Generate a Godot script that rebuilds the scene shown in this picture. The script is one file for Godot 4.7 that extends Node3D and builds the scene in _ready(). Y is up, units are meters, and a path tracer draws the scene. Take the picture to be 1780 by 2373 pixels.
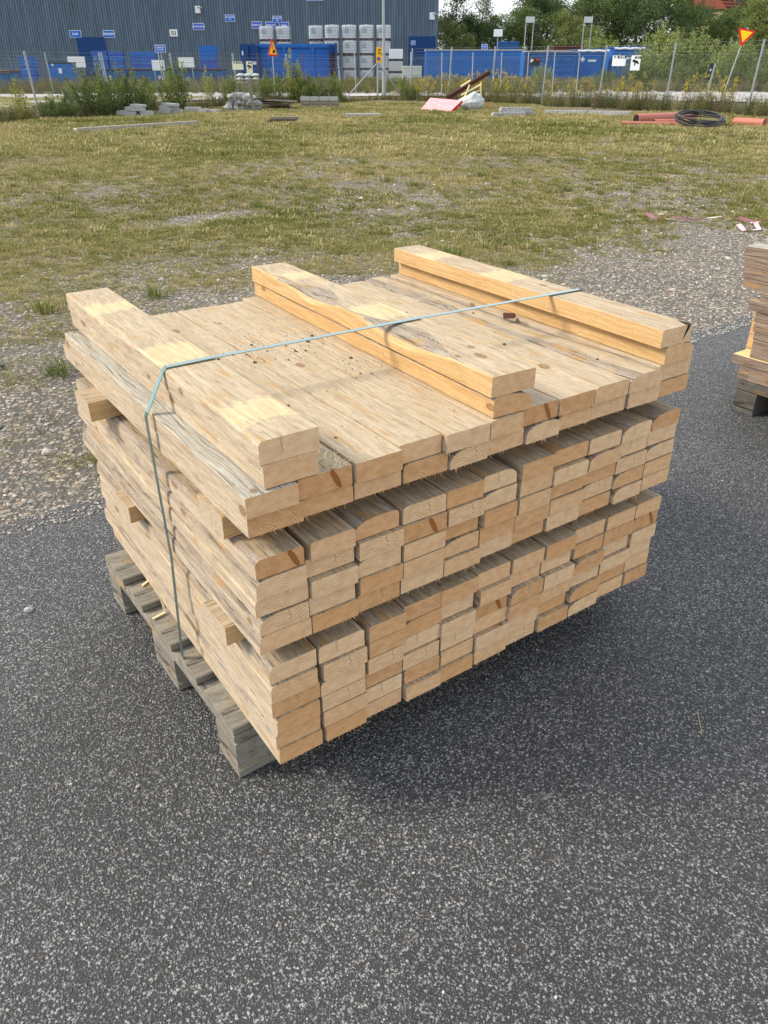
extends Node3D
# A strapped stack of sawn planks on a pallet, on asphalt beside a dry field; a fence, a scrap yard and trees behind.

var rng := RandomNumberGenerator.new()
var M := {}
var used := {}
const YAW := -0.6243
const ORD := ["first", "second", "third", "fourth", "fifth", "sixth", "seventh", "eighth", "ninth", "tenth", "eleventh", "twelfth"]


class Geo:
	var v := PackedVector3Array()
	var n := PackedVector3Array()
	var u := PackedVector2Array()
	var c := PackedColorArray()
	var col := Color.WHITE

	func tri(a: Vector3, b: Vector3, d: Vector3, ua := Vector2.ZERO, ub := Vector2.ZERO, ud := Vector2.ZERO) -> void:
		var q := (b - a).cross(d - a).normalized()
		v.append_array([a, d, b])
		n.append_array([q, q, q])
		u.append_array([ua, ud, ub])
		c.append_array([col, col, col])

	func stri(a: Vector3, b: Vector3, d: Vector3, na: Vector3, nb: Vector3, nd: Vector3) -> void:
		v.append_array([a, d, b])
		n.append_array([na, nd, nb])
		u.append_array([Vector2.ZERO, Vector2.ZERO, Vector2.ZERO])
		c.append_array([col, col, col])

	# corners run counter-clockwise as seen from outside
	func quad(a: Vector3, b: Vector3, d: Vector3, e: Vector3, ua := Vector2(0, 1), ub := Vector2(1, 1), ud := Vector2(1, 0), ue := Vector2(0, 0)) -> void:
		tri(a, b, d, ua, ub, ud)
		tri(a, d, e, ua, ud, ue)

	func face(p: PackedVector3Array, uvs: float, ou: Vector2, ax: int) -> void:
		var w := PackedVector2Array()
		for q in p:
			w.append((Vector2(q.z, q.y) if ax == 0 else Vector2(q.x, q.z) if ax == 1 else Vector2(q.x, q.y)) * uvs + ou)
		for i in range(1, p.size() - 1):
			tri(p[0], p[i], p[i + 1], w[0], w[i], w[i + 1])

	func box(at: Vector3, s: Vector3, b := Basis(), uvs := 1.0, ou := Vector2.ZERO) -> void:
		var h := s * 0.5
		for ax in 3:
			for sg in [-1.0, 1.0]:
				var d := Vector3.ZERO
				d[ax] = sg * h[ax]
				var e1 := Vector3.ZERO
				var e2 := Vector3.ZERO
				e1[(ax + 1) % 3] = h[(ax + 1) % 3]
				e2[(ax + 2) % 3] = h[(ax + 2) % 3] * sg
				var p := [d - e1 - e2, d + e1 - e2, d + e1 + e2, d - e1 + e2]
				var w := []
				for q in p:
					w.append((Vector2(q.z, q.y) if ax == 0 else Vector2(q.x, q.z) if ax == 1 else Vector2(q.x, q.y)) * uvs + ou)
				quad(at + b * p[0], at + b * p[1], at + b * p[2], at + b * p[3], w[0], w[1], w[2], w[3])

	# a counter-clockwise convex outline in local x, y pushed along local z, centred
	func prism(t: Transform3D, p: PackedVector2Array, depth: float, uvs := 1.0) -> void:
		var k := p.size()
		var h := depth * 0.5
		for i in k:
			var a := p[i]
			var b := p[(i + 1) % k]
			var l := a.distance_to(b)
			quad(t * Vector3(a.x, a.y, h), t * Vector3(a.x, a.y, -h), t * Vector3(b.x, b.y, -h), t * Vector3(b.x, b.y, h), Vector2(0, 0) * uvs, Vector2(depth, 0) * uvs, Vector2(depth, l) * uvs, Vector2(0, l) * uvs)
		for i in range(1, k - 1):
			tri(t * Vector3(p[0].x, p[0].y, h), t * Vector3(p[i].x, p[i].y, h), t * Vector3(p[i + 1].x, p[i + 1].y, h), p[0] * uvs, p[i] * uvs, p[i + 1] * uvs)
			tri(t * Vector3(p[0].x, p[0].y, -h), t * Vector3(p[i + 1].x, p[i + 1].y, -h), t * Vector3(p[i].x, p[i].y, -h), p[0] * uvs, p[i + 1] * uvs, p[i] * uvs)

	func bevel(at: Vector3, s: Vector3, r: float, b := Basis(), uvs := 1.0) -> void:
		var x := s.x * 0.5
		var y := s.y * 0.5
		prism(Transform3D(b, at), PackedVector2Array([Vector2(-x + r, -y), Vector2(x - r, -y), Vector2(x, -y + r), Vector2(x, y - r), Vector2(x - r, y), Vector2(-x + r, y), Vector2(-x, y - r), Vector2(-x, -y + r)]), s.z, uvs)

	func tube(a: Vector3, b: Vector3, r: float, k := 6, r2 := -1.0, caps := true) -> void:
		if r2 < 0.0:
			r2 = r
		var d := (b - a).normalized()
		var e := d.cross(Vector3.UP if absf(d.y) < 0.9 else Vector3.RIGHT).normalized()
		var f := d.cross(e)
		for i in k:
			var p := TAU * i / k
			var q := TAU * (i + 1) / k
			var n0 := e * cos(p) + f * sin(p)
			var n1 := e * cos(q) + f * sin(q)
			stri(a + n0 * r, b + n1 * r2, b + n0 * r2, n0, n1, n0)
			stri(a + n0 * r, a + n1 * r, b + n1 * r2, n0, n1, n1)
			if caps:
				tri(b, b + n0 * r2, b + n1 * r2)
				tri(a, a + n1 * r, a + n0 * r)

	func line(p: PackedVector3Array, r: float, k := 6) -> void:
		for i in p.size() - 1:
			tube(p[i], p[i + 1], r, k)

	# a smooth surface of rings, each a list of points of the same length
	func skin(rings: Array, close := true, capped := true) -> void:
		var k: int = rings[0].size()
		for i in rings.size() - 1:
			for j in (k if close else k - 1):
				var a: Vector3 = rings[i][j]
				var b: Vector3 = rings[i][(j + 1) % k]
				var d: Vector3 = rings[i + 1][(j + 1) % k]
				var e: Vector3 = rings[i + 1][j]
				quad(a, b, d, e)
		if capped:
			for j in range(1, k - 1):
				tri(rings[0][0], rings[0][j + 1], rings[0][j])
				var r: int = rings.size() - 1
				tri(rings[r][0], rings[r][j], rings[r][j + 1])

	func put(m: ArrayMesh, mat: Material) -> void:
		if v.is_empty():
			return
		var a := []
		a.resize(Mesh.ARRAY_MAX)
		a[Mesh.ARRAY_VERTEX] = v
		a[Mesh.ARRAY_NORMAL] = n
		a[Mesh.ARRAY_TEX_UV] = u
		a[Mesh.ARRAY_COLOR] = c
		m.add_surface_from_arrays(Mesh.PRIMITIVE_TRIANGLES, a)
		m.surface_set_material(m.get_surface_count() - 1, mat)

	func mesh(mat: Material) -> ArrayMesh:
		var m := ArrayMesh.new()
		put(m, mat)
		return m


# ---------------------------------------------------------------- naming
func numbered(called: String) -> String:
	var k: int = used.get(called, 0)
	used[called] = k + 1
	return called if k == 0 else "%s_%03d" % [called, k]


func tag(o: Node, label: String, category: String, group := "", kind := "") -> void:
	if label:
		o.set_meta("label", label)
	if category:
		o.set_meta("category", category)
	if group:
		o.set_meta("group", group)
	if kind:
		o.set_meta("kind", kind)


func thing(called: String, label: String, category: String, at := Vector3.ZERO, turn := 0.0, group := "") -> Node3D:
	var o := Node3D.new()
	o.name = numbered(called)
	add_child(o, true)
	o.position = at
	o.rotation.y = turn
	tag(o, label, category, group)
	return o


func part(called: String, mesh: Mesh, parent: Node, at := Vector3.ZERO, b := Basis()) -> MeshInstance3D:
	var o := MeshInstance3D.new()
	o.name = called
	o.mesh = mesh
	o.transform = Transform3D(b, at)
	parent.add_child(o, true)
	return o


func single(called: String, mesh: Mesh, label: String, category: String, at := Vector3.ZERO, b := Basis(), group := "") -> MeshInstance3D:
	var o := part(numbered(called), mesh, self, at, b)
	tag(o, label, category, group)
	return o


func ground_part(called: String, mesh: Mesh) -> MeshInstance3D:
	var o := part(called, mesh, self)
	o.set_meta("kind", "structure")
	return o


func copy(o: Node3D, at: Vector3, turn: float, label: String, group := "") -> Node3D:
	var base := String(o.name)
	if base.length() > 4 and base.substr(base.length() - 4, 1) == "_" and base.substr(base.length() - 3).is_valid_int():
		base = base.substr(0, base.length() - 4)
	var r: Node3D = o.duplicate()
	r.name = numbered(base)
	add_child(r, true)
	r.position = at
	r.rotation.y = turn
	r.set_meta("label", label)
	if group:
		r.set_meta("group", group)
	return r


func stuff(called: String, mesh: Mesh, xf: Array, cols: Array, label: String, category: String) -> void:
	var mm := MultiMesh.new()
	mm.transform_format = MultiMesh.TRANSFORM_3D
	mm.use_colors = cols.size() > 0
	mm.mesh = mesh
	mm.instance_count = xf.size()
	for i in xf.size():
		mm.set_instance_transform(i, xf[i])
		if cols.size() > 0:
			mm.set_instance_color(i, cols[i])
	var o := MultiMeshInstance3D.new()
	o.multimesh = mm
	o.name = numbered(called)
	add_child(o, true)
	tag(o, label, category, "", "stuff")


# the yard behind the fence lies turned against the stack: u metres to the right, v metres deep
func yd(u: float, v: float, y := 0.0) -> Vector3:
	return Vector3(-0.414 + 0.8114 * u + 0.5845 * v, y, 1.104 + 0.5845 * u - 0.8114 * v)


func rnd(a: float, b: float) -> float:
	return rng.randf_range(a, b)


func lin(r: float, g: float, b: float) -> Color:
	return Color(r, g, b).linear_to_srgb()


# ---------------------------------------------------------------- materials
func mat(c: Color, rough := 0.9, metal := 0.0) -> StandardMaterial3D:
	var m := StandardMaterial3D.new()
	m.albedo_color = c
	m.roughness = rough
	m.metallic = metal
	m.metallic_specular = 0.4
	return m


func tex(m: StandardMaterial3D, im: Image, bump := 0.0, himg: Image = null) -> StandardMaterial3D:
	m.albedo_texture = ImageTexture.create_from_image(im)
	if bump > 0.0:
		m.heightmap_enabled = true
		m.heightmap_texture = ImageTexture.create_from_image(himg) if himg else m.albedo_texture
		m.heightmap_scale = bump
	return m


func noise(seed_: int, freq: float, oct := 3) -> FastNoiseLite:
	var f := FastNoiseLite.new()
	f.seed = seed_
	f.frequency = freq
	f.noise_type = FastNoiseLite.TYPE_SIMPLEX_SMOOTH
	f.fractal_octaves = oct
	return f


func px(b: PackedByteArray, i: int, c: Color) -> void:
	b[i] = clampi(int(c.r * 255.0), 0, 255)
	b[i + 1] = clampi(int(c.g * 255.0), 0, 255)
	b[i + 2] = clampi(int(c.b * 255.0), 0, 255)


# long grain of a sawn face: 1 m by 0.25 m
func grain(sd: int, base: Color, dark: Color, line: float, saw: float, blotch: float, knots: int, crack := 0.0, dirt := 0.0, bands := []) -> Image:
	var W := 1024
	var H := 256
	var b := PackedByteArray()
	b.resize(W * H * 3)
	var a := noise(sd, 1.0, 2)
	var w := noise(sd + 1, 1.0, 2)
	var bl := noise(sd + 2, 1.0, 3)
	var r := RandomNumberGenerator.new()
	r.seed = sd
	var kn := []
	for k in knots:
		kn.append([r.randf_range(60, W - 60), r.randf_range(10, H - 10), r.randf_range(3.5, 8.0), r.randf_range(1.2, 2.4)])
	var knot := Color(0.52, 0.34, 0.19)
	for y in H:
		for x in W:
			var yy := y + 9.0 * w.get_noise_2d(x * 0.0035, y * 0.012)
			var kd := 9.0
			for k in kn:
				var dx: float = (x - k[0]) / (k[2] * k[3])
				var dy: float = (y - k[1]) / k[2]
				if absf(dx) < 4.0 and absf(dy) < 4.0:
					var d := sqrt(dx * dx + dy * dy)
					yy += dy * k[2] * 1.3 * exp(-d * 0.8)
					kd = minf(kd, d)
			var g := a.get_noise_2d(x * 0.004, yy * 0.16)
			var f := a.get_noise_2d(x * 0.02 + 700.0, y * 0.45)
			var s := a.get_noise_2d(x * 0.30 + 300.0, y * 0.012) * saw
			var t := 0.30 + g * line + f * 0.30 + s + bl.get_noise_2d(x * 0.0035, y * 0.035) * blotch
			var c := base.lerp(dark, clampf(t, -0.3, 1.2))
			if dirt > 0.0:
				c = c.lerp(Color(0.36, 0.33, 0.29), clampf((bl.get_noise_2d(x * 0.012 + 90.0, y * 0.09) - 0.05) * 1.6, 0.0, 1.0) * dirt)
				c = c.lerp(Color(0.70, 0.52, 0.30), clampf((w.get_noise_2d(x * 0.005 + 400.0, y * 0.03) - 0.34) * 3.0, 0.0, 1.0) * minf(0.7, dirt * 1.8))
				if r.randf() < 0.02 * dirt:
					c = c * 0.6
			if crack > 0.0 and g > 0.36 and a.get_noise_2d(x * 0.006 + 50.0, y * 0.05) > 0.1:
				c = c * (1.0 - crack)
			for bn in bands:
				var e: float = minf(x - bn[0], bn[1] - x) + 26.0 * bl.get_noise_2d(x * 0.03, y * 0.05 + 30.0) + 8.0 * a.get_noise_2d(x * 0.1, y * 0.5)
				c = c.lerp(Color(0.91, 0.835, 0.64).lerp(Color(0.82, 0.72, 0.50), clampf(t, 0.0, 1.0)), smoothstep(-10.0, 14.0, e) * 0.5)
			if kd < 2.6:
				c = c.lerp(knot.lerp(dark, 0.4), clampf(1.5 - kd, 0.0, 0.75))
				if kd > 0.85 and kd < 1.05:
					c = c * 0.7
				elif kd >= 1.05:
					c = c.lerp(dark, (2.6 - kd) * 0.28 * (0.5 + 0.5 * sin(kd * 16.0)))
			var v := 1.0 + r.randf_range(-0.08, 0.07)
			px(b, (y * W + x) * 3, Color(c.r * v, c.g * v, c.b * v))
	return Image.create_from_data(W, H, false, Image.FORMAT_RGB8, b)


# a sawn end: growth rings round a pith outside or inside the piece
func end_grain(sd: int, base: Color, dark: Color, cx: float, cy: float, gap: float, ring: float, knot: bool, check: bool) -> Image:
	var W := 224
	var H := 96
	var b := PackedByteArray()
	b.resize(W * H * 3)
	var a := noise(sd, 1.0, 3)
	var r := RandomNumberGenerator.new()
	r.seed = sd
	var kx := r.randf_range(40.0, 70.0)
	var ckx := r.randf_range(35.0, 75.0)
	for y in H:
		for x in W:
			var X := x * 105.0 / W
			var Y := y * 42.0 / H
			var d := Vector2(X - cx, (Y - cy) * 1.05).length()
			d += a.get_noise_2d(X * 0.05, Y * 0.05) * 3.0
			var q := fposmod(d / gap + a.get_noise_1d(floorf(d / gap) * 7.3) * 0.2, 1.0)
			var late := smoothstep(0.45, 0.86, q) * (1.0 - smoothstep(0.93, 1.0, q))
			var t := 0.14 + late * ring + a.get_noise_2d(X * 0.03 + 40.0, Y * 0.05) * 0.25 + a.get_noise_2d(X * 0.9 + 2.0 * Y, Y * 0.2) * 0.12
			var c := base.lerp(dark, clampf(t, -0.25, 1.25))
			if knot:
				var kd := Vector2((X - kx - (Y - 20.0) * 0.45) / 5.5, (Y - 22.0) / 19.0).length()
				if kd < 1.15:
					c = c.lerp(Color(0.56, 0.33, 0.13), clampf((1.15 - kd) * 3.0, 0.0, 0.85))
					if kd > 0.9:
						c = c * 0.85
			if check:
				var lx := ckx + 5.0 * a.get_noise_1d(Y * 0.5) + (Y - 20.0) * 0.12
				if absf(X - lx) < 0.5 and Y < 30.0:
					c = c * 0.45
			var v := 1.0 + r.randf_range(-0.07, 0.07)
			px(b, (y * W + x) * 3, Color(c.r * v, c.g * v, c.b * v))
	return Image.create_from_data(W, H, false, Image.FORMAT_RGB8, b)


# stones set in a binder, seamless; returns [colour, height]
func stones(sd: int, S: int, n_: int, rmin: float, rmax: float, power: float, lo: float, hi: float, base: float, grit: float, warm: float, tint: Color) -> Array:
	var r := RandomNumberGenerator.new()
	r.seed = sd
	var cb := PackedByteArray()
	cb.resize(S * S * 3)
	var hb := PackedByteArray()
	hb.resize(S * S)
	for i in S * S:
		var g := base + grit * (r.randf() - 0.35) * r.randf()
		cb[i * 3] = clampi(int(255.0 * g * tint.r), 0, 255)
		cb[i * 3 + 1] = clampi(int(255.0 * g * tint.g), 0, 255)
		cb[i * 3 + 2] = clampi(int(255.0 * g * tint.b), 0, 255)
		hb[i] = 40 + (r.randi() & 31)
	for k in n_:
		var t := pow(r.randf(), power)
		var R := lerpf(rmin, rmax, t)
		var X := r.randf() * S
		var Y := r.randf() * S
		var an := r.randf() * PI
		var ca := cos(an)
		var sa := sin(an)
		var asp := r.randf_range(0.55, 0.95)
		var lum := lerpf(lo, hi, pow(r.randf(), 1.5))
		var wm := r.randf() * warm * (2.2 if r.randf() < 0.15 else 0.7)
		var cr := lum * (1.0 + wm) * tint.r
		var cg := lum * (1.0 + wm * 0.25) * tint.g
		var cbl := lum * (1.0 - wm * 0.35) * tint.b
		var e1 := r.randf() * TAU
		var m := int(ceil(R)) + 1
		for j in range(-m, m + 1):
			for i in range(-m, m + 1):
				var p := i * ca + j * sa
				var q := (j * ca - i * sa) / asp
				var d := sqrt(p * p + q * q) / R
				if d > 1.2:
					continue
				d *= 1.0 + 0.16 * sin(3.0 * atan2(q, p) + e1)
				if d < 1.0:
					var at := posmod(int(Y) + j, S) * S + posmod(int(X) + i, S)
					var hh := int(70.0 + 150.0 * sqrt(1.0 - d * d) * minf(1.0, R / rmax + 0.35))
					if hh > hb[at] - 30:
						hb[at] = clampi(hh, 0, 255)
						var z := 0.92 + 0.16 * r.randf()
						cb[at * 3] = clampi(int(255.0 * cr * z), 0, 255)
						cb[at * 3 + 1] = clampi(int(255.0 * cg * z), 0, 255)
						cb[at * 3 + 2] = clampi(int(255.0 * cbl * z), 0, 255)
	return [Image.create_from_data(S, S, false, Image.FORMAT_RGB8, cb), Image.create_from_data(S, S, false, Image.FORMAT_L8, hb)]


func blotch(sd: int, base: Color, amp: float, fx: float, fy: float) -> Image:
	var W := 256
	var b := PackedByteArray()
	b.resize(W * W * 3)
	var a := noise(sd, 1.0, 4)
	for y in W:
		for x in W:
			var v := 1.0 + amp * a.get_noise_2d(x * fx, y * fy) + amp * 0.4 * a.get_noise_2d(x * 0.3, y * 0.3)
			px(b, (y * W + x) * 3, Color(base.r * v, base.g * v, base.b * v))
	return Image.create_from_data(W, W, false, Image.FORMAT_RGB8, b)


func materials() -> void:
	# sawn timber
	var t0 := Color(0.765, 0.695, 0.59)
	var t1 := Color(0.60, 0.515, 0.405)
	M.top = []
	for k in 4:
		M.top.append(tex(mat(Color.WHITE, 0.85), grain(100 + k * 10, t0, t1, 0.34, 0.14, 0.20, 2 + k % 3, 0.0, 0.24), 0.05))
	M.band = []
	for b in [[[70, 165], [420, 545], [850, 940]], [[430, 560], [880, 960]], [[520, 640], [850, 945]]]:
		M.band.append(tex(mat(Color.WHITE, 0.85), grain(150 + M.band.size() * 10, t0, t1, 0.42, 0.15, 0.25, 4, 0.04, 0.25, b), 0.05))
	M.gold = []
	for k in 2:
		M.gold.append(tex(mat(Color.WHITE, 0.75), grain(200 + k * 10, Color(0.81, 0.68, 0.49), Color(0.69, 0.53, 0.345), 0.5, 0.14, 0.2, 2), 0.05))
	M.side = []
	for k in 3:
		M.side.append(tex(mat(Color.WHITE, 0.88), grain(300 + k * 10, Color(0.80, 0.735, 0.645), Color(0.62, 0.535, 0.435), 0.22, 0.14, 0.30, 6, 0.06, 0.26), 0.06))
	M.top_dark = tex(mat(Color.WHITE, 0.95), grain(190, Color(0.72, 0.64, 0.53), Color(0.55, 0.47, 0.37), 0.4, 0.15, 0.3, 4, 0.1, 0.45), 0.06)  # darker variant of the top grain, for the lower tiers and the spacers
	M.grey = tex(mat(Color.WHITE, 0.92), grain(400, Color(0.72, 0.70, 0.65), Color(0.53, 0.50, 0.45), 0.7, 0.1, 0.2, 2, 0.2, 0.1), 0.07)
	M.yellow = tex(mat(Color.WHITE, 0.8), grain(410, Color(0.90, 0.83, 0.62), Color(0.78, 0.67, 0.43), 0.5, 0.2, 0.2, 2), 0.05)
	M.wane = tex(mat(Color.WHITE, 0.95), grain(420, Color(0.66, 0.605, 0.54), Color(0.50, 0.44, 0.375), 0.35, 0.2, 0.4, 2, 0.3, 0.5), 0.10)
	M.old = tex(mat(Color.WHITE, 0.92), grain(430, Color(0.57, 0.545, 0.50), Color(0.43, 0.405, 0.365), 0.5, 0.1, 0.35, 3, 0.28, 0.3), 0.09)
	M.old_shaded = M.old.duplicate()
	M.old_shaded.albedo_color = Color(0.68, 0.69, 0.71)  # old wood multiplied darker: shade painted into the colour of the second pallet
	M.film = mat(Color(0.52, 0.62, 0.82), 0.35)
	M.brown = tex(mat(Color.WHITE, 0.9), grain(440, Color(0.58, 0.505, 0.45), Color(0.42, 0.35, 0.295), 0.6, 0.1, 0.45, 7, 0.25, 0.3), 0.08)
	M.end = []
	var pith := [[52.0, -22.0], [20.0, 62.0], [60.0, 74.0], [85.0, -14.0], [40.0, 55.0], [70.0, 120.0], [30.0, -50.0], [50.0, 20.0]]
	var e0 := [Color(0.91, 0.755, 0.58), Color(0.88, 0.70, 0.51), Color(0.92, 0.79, 0.63), Color(0.86, 0.67, 0.47)]
	var e1 := [Color(0.70, 0.51, 0.33), Color(0.66, 0.46, 0.28), Color(0.74, 0.56, 0.38), Color(0.645, 0.45, 0.27)]
	for k in 14:
		var c: int = [0, 1, 2, 0, 2, 1, 3][k % 7]
		M.end.append(tex(mat(Color.WHITE, 0.85), end_grain(500 + k, e0[c], e1[c], pith[k % 8][0], pith[k % 8][1], [2.4, 3.6, 1.9, 3.0, 4.2][k % 5], [0.45, 0.7, 0.3, 0.55][k % 4], k == 13, k in [2, 5, 9]), 0.04))
	# ground
	var a := stones(7, 1536, 165000, 0.95, 4.2, 3.0, 0.29, 0.69, 0.19, 0.22, 0.09, Color(0.985, 1.0, 1.02))
	M.asphalt = tex(mat(Color.WHITE, 0.66), a[0], 0.4, a[1])
	M.asphalt.metallic_specular = 0.5
	M.asphalt.uv1_triplanar = true
	M.asphalt.uv1_world_triplanar = true
	M.asphalt.uv1_scale = Vector3.ONE / 1.15
	M.asphalt.vertex_color_use_as_albedo = true
	var g := stones(8, 1024, 26000, 1.4, 9.0, 3.0, 0.43, 0.74, 0.38, 0.26, 0.10, Color(1.0, 0.975, 0.93))
	M.gravel = tex(mat(Color.WHITE, 0.95), g[0], 0.9, g[1])
	M.gravel.uv1_triplanar = true
	M.gravel.uv1_world_triplanar = true
	M.gravel.uv1_scale = Vector3.ONE / 1.7
	M.gravel.vertex_color_use_as_albedo = true
	M.tint = mat(Color.WHITE, 0.95)
	M.tint.vertex_color_use_as_albedo = true
	M.leaf = mat(Color.WHITE, 0.7)
	M.leaf.vertex_color_use_as_albedo = true
	M.leaf.backlight_enabled = true
	M.leaf.backlight = Color(0.8, 0.8, 0.8)
	# metal, plastic, paint
	M.strap = mat(Color(0.48, 0.62, 0.61), 0.15, 0.85)
	M.strap.metallic_specular = 1.0
	M.strap.clearcoat_enabled = true
	M.strap.clearcoat = 1.0
	M.strap.clearcoat_roughness = 0.10
	M.zinc = tex(mat(Color.WHITE, 0.55, 0.35), blotch(30, Color(0.62, 0.65, 0.67), 0.2, 0.03, 0.03))
	M.wire = mat(Color(0.50, 0.53, 0.55), 0.5, 0.4)
	M.cladding = tex(mat(Color.WHITE, 0.6), blotch(31, Color(0.355, 0.425, 0.49), 0.16, 0.08, 0.012))
	M.cladding.uv1_scale = Vector3(0.12, 0.06, 1)
	M.door = tex(mat(Color.WHITE, 0.6), blotch(32, Color(0.07, 0.25, 0.47), 0.18, 0.08, 0.012))
	M.blue = tex(mat(Color.WHITE, 0.5), blotch(33, Color(0.13, 0.40, 0.70), 0.25, 0.03, 0.02))
	M.blue2 = tex(mat(Color.WHITE, 0.55), blotch(34, Color(0.15, 0.37, 0.58), 0.3, 0.03, 0.02))
	M.bluewrap = tex(mat(Color.WHITE, 0.28), blotch(35, Color(0.17, 0.32, 0.66), 0.5, 0.02, 0.09))
	M.signblue = mat(Color(0.13, 0.39, 0.78), 0.5)
	M.signviolet = mat(Color(0.26, 0.38, 0.78), 0.5)
	M.white = mat(Color(0.90, 0.91, 0.92), 0.55)
	M.cream = mat(Color(0.93, 0.92, 0.80), 0.6)
	M.dark = mat(Color(0.10, 0.10, 0.11), 0.7)
	M.rust = tex(mat(Color.WHITE, 0.9), blotch(36, Color(0.32, 0.19, 0.14), 0.5, 0.05, 0.05))
	M.tank = mat(Color(0.88, 0.90, 0.92), 0.4)
	M.red = mat(Color(0.78, 0.10, 0.10), 0.5)
	M.signyellow = mat(Color(0.98, 0.74, 0.06), 0.5)
	M.board = tex(mat(Color.WHITE, 0.75), blotch(37, Color(0.90, 0.62, 0.64), 0.16, 0.015, 0.03))
	M.pipe = tex(mat(Color.WHITE, 0.55), blotch(38, Color(0.74, 0.45, 0.39), 0.2, 0.04, 0.04))
	M.concrete = tex(mat(Color.WHITE, 0.95), blotch(39, Color(0.66, 0.66, 0.65), 0.3, 0.05, 0.05), 0.3)
	M.sack = mat(Color(0.74, 0.76, 0.75), 0.7)
	M.hose = mat(Color(0.27, 0.27, 0.28), 0.5)
	M.ribbon = mat(Color(0.96, 0.70, 0.76), 0.5)
	M.ribbon2 = mat(Color(0.95, 0.90, 0.90), 0.5)
	M.bark = tex(mat(Color.WHITE, 0.95), blotch(40, Color(0.30, 0.25, 0.20), 0.5, 0.1, 0.02))
	M.roof = mat(Color(0.50, 0.27, 0.22), 0.85)
	M.plaster = mat(Color(0.66, 0.60, 0.50), 0.9)
	M.glass = mat(Color(0.08, 0.10, 0.12), 0.1)
	M.crumb = mat(Color(0.30, 0.27, 0.23), 0.95)
	M.straw = mat(Color(0.80, 0.70, 0.50), 0.9)
	M.pale = mat(Color(0.89, 0.82, 0.64), 0.85)
	M.road = tex(mat(Color.WHITE, 0.95), blotch(41, Color(0.69, 0.67, 0.655), 0.16, 0.05, 0.05))
	M.road.uv1_triplanar = true
	M.road.uv1_world_triplanar = true
	M.road.uv1_scale = Vector3.ONE / 9.0


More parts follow.
